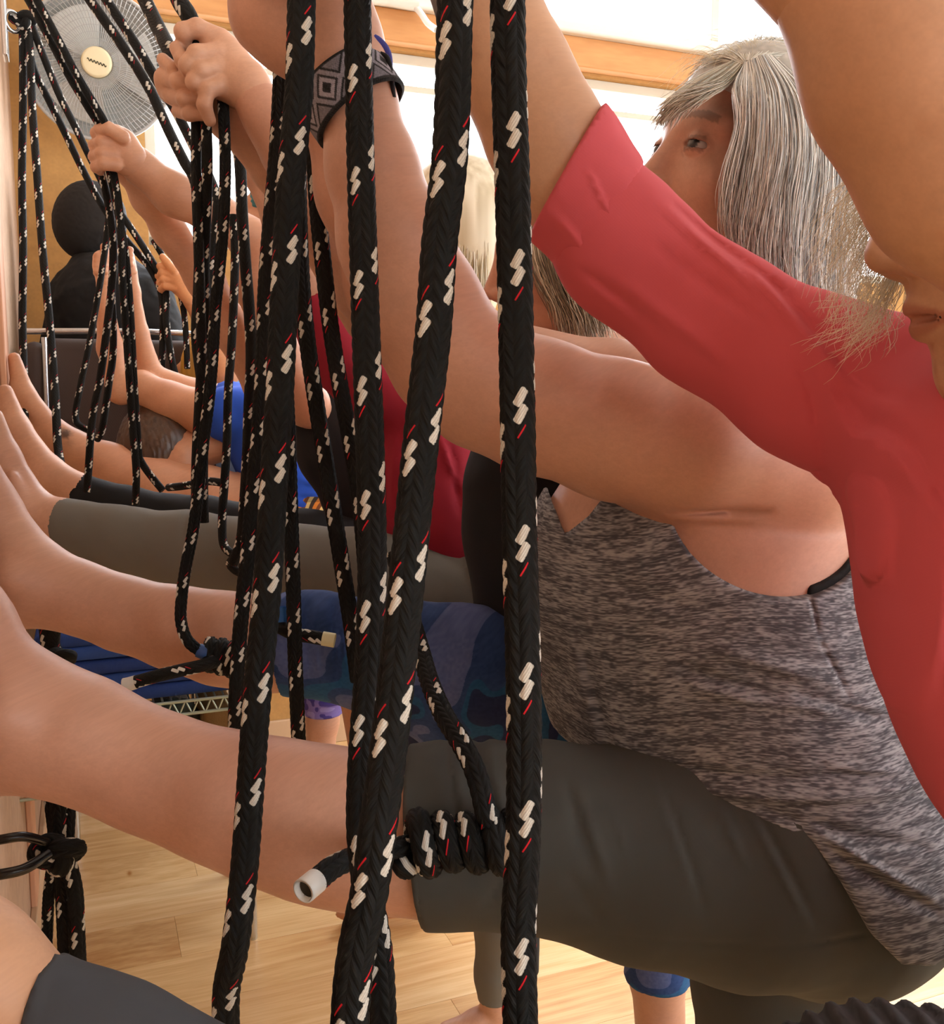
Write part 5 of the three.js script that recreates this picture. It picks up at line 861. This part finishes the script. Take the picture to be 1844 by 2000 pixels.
// ropes reaching from the top left
rope('rope running from the top left corner to the second fist', px([[20, -90, 1.52], [72, 0, 1.50], [114, 78, 1.50], [150, 146, 1.51], [185, 205, 1.53], [207, 245, 1.555], [213, 290, 1.585], [222, 340, 1.60], [232, 400, 1.60], [237, 470, 1.60], [240, 560, 1.60], [246, 640, 1.61], [253, 743, 1.62], [260, 847, 1.63], [266, 917, 1.64], [265, 985, 1.66]]), { r: 0.0062, lod: 1, phase: 0.1, turn: 0.75 });
rope('twin of the rope running from the top left corner to the second fist', px([[6, -80, 1.53], [60, 8, 1.51], [102, 86, 1.51], [138, 154, 1.52], [174, 213, 1.54], [197, 252, 1.565], [204, 296, 1.59], [216, 345, 1.61], [229, 410, 1.615], [243, 480, 1.615], [252, 570, 1.615], [257, 650, 1.62], [262, 750, 1.63], [268, 840, 1.64], [272, 900, 1.65]]), { r: 0.0060, lod: 1, phase: 0.55, turn: 0.2 });
rope('left rope of the slanting pair above the second fist', px([[115, -90, 1.66], [176, 0, 1.62], [238, 88, 1.6], [290, 170, 1.58], [330, 256, 1.56], [360, 316, 1.54], [380, 352, 1.53], [390, 440, 1.52], [388, 560, 1.50], [384, 660, 1.5], [395, 760, 1.5], [392, 860, 1.5]]), { r: 0.0084, lod: 1, flip: true, phase: 0.35, turn: 0.2 });
rope('right rope of the slanting pair above the second fist', px([[150, -90, 1.74], [208, 0, 1.70], [262, 82, 1.68], [308, 160, 1.66], [346, 222, 1.64], [385, 300, 1.62], [410, 350, 1.6], [425, 400, 1.58], [412, 520, 1.56], [404, 620, 1.55], [402, 760, 1.55]]), { r: 0.0084, lod: 1, phase: 0.7, turn: 0.5 });
rope('left one of the two plumb ropes under the wall anchor', px([[44, 40, 2.28], [45, 130, 2.26], [45, 208, 2.26], [43, 347, 2.26], [45, 486, 2.25], [44, 639, 2.24], [47, 740, 2.2], [48, 832, 2.1]]), { r: 0.0088, lod: 1, phase: 0.2 });
rope('right one of the two plumb ropes under the wall anchor', px([[55, 45, 2.28], [60, 130, 2.25], [63, 208, 2.24], [73, 347, 2.22], [83, 486, 2.2], [93, 590, 2.18], [102, 690, 2.15], [109, 790, 2.1], [114, 880, 2.05], [125, 918, 2.0], [152, 932, 1.96], [175, 945, 1.95]]), { r: 0.0088, lod: 1, phase: 0.55 });
rope('upper rope stretched from the wall anchor to the far fist', px([[58, 40, 2.28], [87, 115, 2.28], [118, 190, 2.3], [148, 250, 2.32], [178, 312, 2.34], [215, 385, 2.37], [262, 455, 2.4], [300, 515, 2.43], [322, 560, 2.45], [326, 640, 2.45], [345, 740, 2.45], [378, 815, 2.44], [398, 870, 2.43]]), { r: 0.0085, lod: 1, flip: true, phase: 0.3, turn: 0.4 });
rope('lower rope stretched from the wall anchor to the far fist', px([[50, 60, 2.28], [66, 135, 2.3], [95, 195, 2.32], [128, 262, 2.34], [160, 328, 2.36], [205, 410, 2.4], [248, 470, 2.42], [290, 520, 2.44], [314, 570, 2.46], [318, 650, 2.46], [316, 720, 2.46]]), { r: 0.0085, lod: 1, phase: 0.05, turn: 0.1 });
rope('rope hanging beside the far fist in front of the dark chair', px([[300, 470, 2.5], [340, 540, 2.48], [356, 590, 2.47], [363, 650, 2.46], [366, 720, 2.46]]), { r: 0.0076, lod: 1, phase: 0.8 });
rope('rope dropping straight from the second fist over the bare forearms', px([[196, 330, 1.64], [212, 400, 1.66], [221, 479, 1.68], [218, 560, 1.70], [209, 640, 1.71], [195, 743, 1.72], [181, 812, 1.73], [173, 916, 1.74], [170, 960, 1.75]]), { r: 0.0066, lod: 1, phase: 0.65, turn: 0.3 });
rope('outermost rope fanning left below the second fist', px([[215, 400, 2.0], [206, 480, 2.02], [196, 550, 2.02], [184, 620, 2.02], [171, 690, 2.02], [158, 750, 2.02], [149, 823, 2.02], [165, 836, 2.02], [185, 842, 2.02]]), { r: 0.0066, lod: 1, phase: 0.15, turn: 0.6 });
rope('short rope branching off under the bare forearms', px([[217, 560, 1.73], [221, 640, 1.77], [220, 700, 1.8], [214, 740, 1.8], [207, 790, 1.8], [199, 840, 1.8], [190, 858, 1.82]]), { r: 0.0066, lod: 1, phase: 0.4 });
rope('rope bending right to the stub above the black leggings', px([[262, 860, 1.72], [270, 890, 1.70], [282, 912, 1.70], [300, 936, 1.70], [318, 958, 1.70]]), { r: 0.0064, lod: 1, phase: 0.25 });
rope('rope stub lying level above the black leggings', px([[330, 952, 1.66], [352, 950, 1.62], [378, 946, 1.6], [410, 940, 1.58], [440, 944, 1.58]]), { r: 0.0066, lod: 1, phase: 0.5 });
{ // bundle and knots near the floor
  const over = (c, s, Z0) => { const l = []; for (let i = 0; i <= 48; i++) { const t = i / 48 * 2 * Math.PI; l.push(V(c.x + s * (Math.sin(t) + 2 * Math.sin(2 * t)) * 0.95, c.y + s * (Math.cos(t) - 2 * Math.cos(2 * t)) * 0.62, c.z - s * Math.sin(3 * t) * 0.9)); } return l; };
  const g = thing('knotted_rope', 'bundle of ropes with a fat round knot and black cord, low by the wall', 'rope', V(0, 0, 0), ROPES);
  part(g, 'knot', ropeGeo(over(P(112, 1668, 1.06), 0.0078), { lod: 2, phase: 0.2 }), M.rope);
  part(g, 'knot', ropeGeo(over(P(108, 1672, 1.08), 0.006), { lod: 2, phase: 0.5 }), M.rope);
  for (const [l, ph] of [[[[86, 1480, 1.14], [98, 1570, 1.12], [106, 1650, 1.10], [96, 1740, 1.11], [92, 1820, 1.12], [89, 1960, 1.12]], 0.1], [[[112, 1480, 1.12], [114, 1580, 1.11], [118, 1650, 1.10], [124, 1740, 1.11], [128, 1820, 1.11], [132, 1960, 1.11]], 0.4], [[[134, 1480, 1.14], [132, 1580, 1.12], [130, 1660, 1.10], [146, 1740, 1.10], [150, 1820, 1.10], [156, 1960, 1.10]], 0.7]]) part(g, 'rope_strand', ropeGeo(px(l), { lod: 2, phase: ph, r: ph === 0.1 ? 0.0066 : 0.0092, turn: ph * 4 }), M.rope);
  part(g, 'elastic_cord', tube(px([[-60, 1650, 1.02], [0, 1640, 1.02], [45, 1634, 1.03], [90, 1645, 1.05]]), 0.0052, 20, 12), std(0x120f0e, 0.25), 'shiny black cord');
  part(g, 'elastic_cord', tube(px([[-60, 1716, 1.0], [0, 1708, 1.0], [45, 1698, 1.01], [95, 1668, 1.04]]), 0.0056, 20, 12), std(0x120f0e, 0.25), 'shiny black cord');
  const g2 = thing('knotted_rope', 'knotted rope bundle under the bare calf, beside the blue blankets', 'rope', V(0, 0, 0), ROPES);
  for (const [l, ph] of [[[[85, 1150, 1.5], [88, 1210, 1.5], [96, 1270, 1.5], [112, 1300, 1.5]], 0.1], [[[108, 1150, 1.5], [108, 1210, 1.5], [104, 1260, 1.5], [118, 1290, 1.49]], 0.5]]) part(g2, 'rope_strand', ropeGeo(px(l), { lod: 1, phase: ph }), M.rope);
  part(g2, 'knot', ropeGeo(over(P(118, 1288, 1.48), 0.0058), { lod: 1, phase: 0.4 }), M.rope);
  const g3 = thing('wall_anchor', 'chrome wall anchor with a black rope knot at the upper left edge', 'anchor', V(0, 0, 0));
  part(g3, 'knot', ropeGeo(over(P(45, 40, 2.27), 0.0085), { lod: 1, phase: 0.1 }), M.rope, 'black rope knot');
  part(g3, 'plate', placeBox(0.012, 0.16, 0.06, P(8, 44, 2.24), ROOM_TURN, 0.004), M.chrome); part(g3, 'ring', new THREE.TorusGeometry(0.022, 0.005, 10, 28).rotateY(1.2).translate(...P(24, 42, 2.25).toArray()), M.chrome);
}

// ---------------------------------------------------------------- bracelets and wristband
function band(center, axis, r, w, thick, mat, sx = 1) {
  const pr = [[r, -w / 2], [r + thick, -w / 2 + thick * 0.4], [r + thick, w / 2 - thick * 0.4], [r, w / 2], [r, -w / 2]].map(([x, y]) => new THREE.Vector2(x, y));
  const g = new THREE.LatheGeometry(pr, 64); g.scale(1, 1, sx);
  return g.applyQuaternion(new THREE.Quaternion().setFromUnitVectors(V(0, 1, 0), axis.clone().normalize())).translate(center.x, center.y, center.z);
}
{
  const dia = dataTex(1024, 128, (u, v) => {
    v = clamp((v - 0.25) * 4, 0, 1); const uu = (u * 9) % 1, a = Math.abs(uu - 0.5) * 2, b = Math.abs(v - 0.5) * 2, d = a + b, k = vnoise(u * 300, v * 40, 300, 40) * 34 - 17, q = (Math.floor(u * 270) + Math.floor(v * 34)) % 2 ? 10 : -10;
    let c = d < 0.16 ? 20 : d < 0.32 ? 32 : d < 0.62 ? 160 : d < 0.78 ? 42 : d < 1.1 ? 142 : d < 1.25 ? 30 : 118; if (b > 0.9) c = 24;
    c += k + q; return [c * 0.96, c * 0.93, c];
  });
  const A = P(684, 192, 0.80), ax = V(-0.56, 0.80, -0.12);
  const bm = part(null, 'woven_bracelet', band(A, ax, 0.0395, 0.036, 0.003, 0), new THREE.MeshStandardMaterial({ map: dia, roughness: 0.9, bumpMap: weave, bumpScale: 0.0006 })); scene.add(bm); tag(bm, 'wide woven bracelet with grey and black diamonds on the wrist', 'bracelet');
  const c = thing('cord_bracelet', 'thin blue cord bracelet with a braided black tail', 'bracelet');
  const g2 = new THREE.TorusGeometry(0.0335, 0.0042, 12, 64).applyQuaternion(new THREE.Quaternion().setFromUnitVectors(V(0, 0, 1), P(650, 60, 0.82).sub(P(690, 150, 0.80)).normalize())).translate(...P(682, 138, 0.80).toArray());
  part(c, 'cord', g2, std(0x37398c, 0.85));
  const t1 = px([[742, 104, 0.785], [756, 112, 0.782], [764, 140, 0.782], [767, 170, 0.783], [769, 190, 0.785]]); part(c, 'braided_tail', tube(t1, 0.0020, 30, 8), std(0x1c1e26, 0.85));
  const wb = part(null, 'sweatband', band(P(945, -22, 0.72), P(930, -60, 0.72).sub(P(955, 20, 0.72)), 0.036, 0.034, 0.004, 0), new THREE.MeshStandardMaterial({ color: 0x77736e, roughness: 1, bumpMap: pores, bumpScale: 0.001 })); scene.add(wb); tag(wb, 'grey towelling sweatband on the wrist at the top edge', 'wristband');
}

// ---------------------------------------------------------------- fan, chair, shelving, blankets
{
  const c = P(192, 128, 2.85), g = thing('wall_fan', 'round grey wall fan with a cream hub at the upper left', 'fan', c);
  const R = 0.205, face = V(0.28, -0.16, 0.95).normalize(), q = new THREE.Quaternion().setFromUnitVectors(V(0, 0, 1), face), put = (x) => x.applyQuaternion(q).translate(c.x, c.y, c.z);
  const grey = std(0xb9bec0, 0.45), wires = [];
  for (let i = 0; i < 96; i++) { const a = i / 96 * 2 * Math.PI, f = (r, z) => V(r * Math.cos(a + r * 1.2), r * Math.sin(a + r * 1.2), z); wires.push(tube([f(0.045, 0.062), f(0.11, 0.058), f(0.17, 0.042), f(R, 0.0)], 0.0011, 8, 4)); }
  for (let i = 1; i < 9; i++) { const r = 0.045 + i * 0.0185; wires.push(new THREE.TorusGeometry(r, 0.0009, 4, 64).translate(0, 0, 0.062 - Math.pow(r / R, 4) * 0.062)); }
  const gr = part(g, 'grille', put(merge(wires)), grey, 'fine wire grille'); gr.userData.kind = 'stuff';
  const hub = part(g, 'hub', put(new THREE.LatheGeometry([[0.0001, 0.074], [0.034, 0.074], [0.041, 0.07], [0.043, 0.060], [0.0001, 0.058]].map(([x, y]) => new THREE.Vector2(x, y)).reverse(), 48).rotateX(Math.PI / 2)), std(0xe9e3c0, 0.4), 'cream hub disc');
  const squig = []; for (let i = 0; i <= 40; i++) { const t = i / 40; squig.push(V(-0.024 + 0.05 * t, 0.006 - 0.016 * t + 0.0035 * Math.sin(t * 38), 0.0746)); }
  part(hub, 'logo', put(tube(squig, 0.0013, 80, 5)), std(0x3b3a20, 0.6), 'small dark script lettering');
  part(g, 'rim', put(new THREE.TorusGeometry(R, 0.006, 10, 72)), grey);
  for (let k = 0; k < 3; k++) { const bl = new THREE.PlaneGeometry(0.12, 0.13, 8, 8), p = bl.attributes.position; for (let i = 0; i < p.count; i++) { const x = p.getX(i) + 0.105, y = p.getY(i), a = y / 0.13; p.setXYZ(i, x * Math.cos(a * 1.2), x * Math.sin(a * 1.2) , a * 0.045); } bl.rotateZ(k * 2.094); bl.computeVertexNormals(); part(g, 'blade', put(bl), std(0xc6cbca, 0.4, { side: THREE.DoubleSide })); }
  part(g, 'back_shell', put(new THREE.LatheGeometry([[0.0001, -0.07], [0.07, -0.068], [0.16, -0.05], [R, 0]].map(([x, y]) => new THREE.Vector2(x, y)), 56).rotateX(Math.PI / 2)), std(0xaab0b0, 0.5, { side: THREE.DoubleSide }));
  part(g, 'motor', put(new THREE.CylinderGeometry(0.06, 0.045, 0.12, 32).rotateX(Math.PI / 2).translate(0, 0, -0.12)), std(0xc8c8c0, 0.5));
  const back = c.clone().addScaledVector(face, -0.17), wp = back.clone(); { const e = wp.clone().sub(O), s = e.dot(DS); wp.addScaledVector(DS, SB - s - 0.01); }
  part(g, 'bracket', tube([back, back.clone().lerp(wp, 0.5).add(V(0, -0.05, 0)), wp], 0.018, 16, 10), std(0xc8c8c0, 0.5));
}
{
  const base = floorAt(195, 1500, 2.62), g = thing('armchair', 'dark taupe chair with chrome bars, its back turned to the camera', 'chair', base);
  const taupe = std(0x4a3f3b, 0.85, { bumpMap: weave, bumpScale: 0.0006 }), c = P(252, 780, 2.62), at = (x, y, z) => V(c.x, 0, c.z).addScaledVector(DT, x).addScaledVector(DS, z).setY(y);
  part(g, 'backrest', placeBox(0.42, 0.56, 0.07, at(0, 1.16, 0), ROOM_TURN, 0.03, 3), taupe); part(g, 'seat', placeBox(0.42, 0.10, 0.5, at(0, 0.62, 0.30), ROOM_TURN, 0.03, 3), taupe);
  for (const s of [-1, 1]) { part(g, 'side_wing', placeBox(0.06, 0.74, 0.30, at(s * 0.225, 1.06, 0.10), ROOM_TURN, 0.035, 3), taupe); part(g, 'armrest', placeBox(0.06, 0.05, 0.42, at(s * 0.225, 0.86, 0.32), ROOM_TURN, 0.02, 3), taupe); for (const z of [0.06, 0.5]) part(g, 'leg', new THREE.CylinderGeometry(0.016, 0.013, 0.58, 14).translate(...at(s * 0.19, 0.29, z).toArray()), M.chrome); }
  part(g, 'chrome_bar', tube([at(-0.25, 1.455, -0.03), at(0, 1.46, -0.045), at(0.25, 1.455, -0.03)], 0.008, 20, 10), M.chrome); part(g, 'chrome_upright', tube([at(-0.205, 0.7, -0.045), at(-0.205, 1.05, -0.05), at(-0.2, 1.44, -0.045)], 0.008, 12, 10), M.chrome);
}
{ // shelving with blankets; x along the end wall
  const c0 = P(330, 1383, 2.2), y0 = c0.y, g = thing('wire_shelving', 'low chrome wire shelf unit holding the blue blankets', 'shelf', V(c0.x, 0, c0.z));
  const at = (x, y, z) => V(c0.x, 0, c0.z).addScaledVector(DT, x).addScaledVector(DS, z).setY(y), wire = std(0xb9c9bd, 0.3, { metalness: 0.9 });
  const bar = (a, b, r = 0.0032) => tube([a, a.clone().lerp(b, 0.5), b], r, 2, 8);
  for (const y of [y0, y0 - 0.15]) {
    for (const z of [0, 0.34]) for (const o of [0.012, -0.018]) part(g, 'edge_rail', bar(at(-0.35, y + o, z), at(0.165, y + o, z), 0.004), wire);
    for (const z of [0, 0.34]) { const zz = []; for (let i = 0; i <= 36; i++) zz.push(at(-0.35 + 0.515 * i / 36, y + (i % 2 ? 0.012 : -0.018), z)); part(g, 'truss_wire', new THREE.TubeGeometry(new THREE.CatmullRomCurve3(zz, false, 'catmullrom', 0.1), 144, 0.0022, 6), wire); }
    for (let i = 0; i <= 26; i++) part(g, 'shelf_wire', bar(at(-0.34 + 0.50 * i / 26, y + 0.016, 0), at(-0.34 + 0.50 * i / 26, y + 0.016, 0.34), 0.0022), wire);
  }
  for (const x of [-0.355, 0.172]) for (const z of [0, 0.34]) part(g, 'post', new THREE.CylinderGeometry(0.011, 0.011, y0 + 0.03, 16).translate(...at(x, (y0 + 0.03) / 2, z).toArray()), M.chrome);
  const cols = [0x2a4890, 0x30529e, 0x26428a, 0x3458a8, 0x2a4890];
  for (let i = 0; i < 5; i++) {
    const b = thing('folded_blanket', ['lowest', 'second lowest', 'middle', 'second highest', 'topmost'][i] + ' folded blue blanket of the stack on the wire shelf', 'blanket', at(-0.05, y0 + 0.02 + i * 0.034, 0.17), 'blue blankets on the wire shelf');
    const gm = new RoundedBoxGeometry(0.43 - 0.015 * (i % 2), 0.033, 0.31, 4, 0.015), p = gm.attributes.position; for (let k = 0; k < p.count; k++) p.setY(k, p.getY(k) + 0.004 * noise(p.getX(k) * 9, i * 3.1, p.getZ(k) * 9));
    gm.computeVertexNormals(); gm.applyMatrix4(M4().makeRotationY(ROOM_TURN)); const q = at(-0.055 + rr(-0.006, 0.006), y0 + 0.036 + i * 0.034, 0.17); part(b, 'fabric', gm.translate(q.x, q.y, q.z), std(cols[i], 0.95, { bumpMap: weave, bumpScale: 0.001 }));
  }
  const bol = thing('bolster', 'grey green rolled bolster on the lower wire shelf', 'bolster', at(-0.06, y0 - 0.13, 0.17));
  part(bol, 'cover', new THREE.CapsuleGeometry(0.052, 0.18, 12, 28).rotateZ(Math.PI / 2).applyMatrix4(M4().makeRotationY(ROOM_TURN)).translate(...at(-0.06, y0 - 0.078, 0.15).toArray()), std(0x5d6458, 0.9, { bumpMap: weave, bumpScale: 0.001 }));
  const bx = thing('cork_block', 'tan cork block at the end of the lower wire shelf', 'block', at(0.11, y0 - 0.13, 0.15));
  part(bx, 'block_body', placeBox(0.075, 0.10, 0.20, at(0.118, y0 - 0.081, 0.15), ROOM_TURN, 0.012, 2), std(0x8d6c3e, 0.9, { bumpMap: pores, bumpScale: 0.002 }));
}
{
  const g = thing('wire_basket', 'small black basket with pale wires behind the far shoulder', 'basket', P(1205, 690, 2.5)), w = std(0xd9d6cc, 0.4);
  part(g, 'basket_body', placeBox(0.20, 0.12, 0.14, P(1240, 668, 2.52), 0.3, 0.01), std(0x17181a, 0.7));
  for (const y of [640, 655, 671]) part(g, 'wire', tube(px([[1188, y, 2.43], [1215, y, 2.42], [1250, y, 2.41]]), 0.0024, 6, 6), w);
  for (const x of [1191, 1208, 1226, 1245]) part(g, 'wire', tube(px([[x, 632, 2.425], [x, 660, 2.425], [x, 690, 2.425]]), 0.0024, 6, 6), w);
  part(g, 'stand', tube([P(1235, 690, 2.52), P(1235, 1000, 2.52), P(1235, 1000, 2.52).setY(0.01)], 0.012, 12, 10), M.black); part(g, 'foot', new THREE.CylinderGeometry(0.11, 0.12, 0.02, 32).translate(P(1235, 1000, 2.52).x, 0.01, P(1235, 1000, 2.52).z), M.black);
}

{
  const g = thing('rolled_blind', 'white rolled fabric blind hanging loose under the high window', 'blind', ST(SB - 0.16, 1.1, TOP.y0)), fab = std(0xe9e7df, 0.85, { bumpMap: weave, bumpScale: 0.0008 });
  part(g, 'roll', tube(px([[600, -28, 3.25], [690, -10, 3.29], [760, -2, 3.33], [816, 8, 3.36]]), 0.024, 30, 16), fab); part(g, 'loose_end', tube(px([[808, 10, 3.355], [822, 26, 3.35], [836, 46, 3.34], [852, 58, 3.33]]), 0.011, 16, 10), fab);
}
// turn the finished place so that the rope wall runs along the z axis
{
  const T = M4().makeRotationY(-ROOM_TURN), done = new Set();
  for (const o of scene.children) {
    if (o.isLight) { o.applyMatrix4(T); continue; }
    o.traverse((m) => {
      m.position.applyMatrix4(T);
      if (m.name === 'floor_board') { m.rotation.y = 0; return; }
      if (m.isMesh && !done.has(m.geometry)) { done.add(m.geometry); m.geometry.applyMatrix4(T); m.geometry.computeBoundingBox(); m.geometry.computeBoundingSphere(); }
    });
  }
  camera.updateMatrix(); camera.applyMatrix4(T); camera.updateMatrixWorld(true);
}
renderer.render(scene, camera);
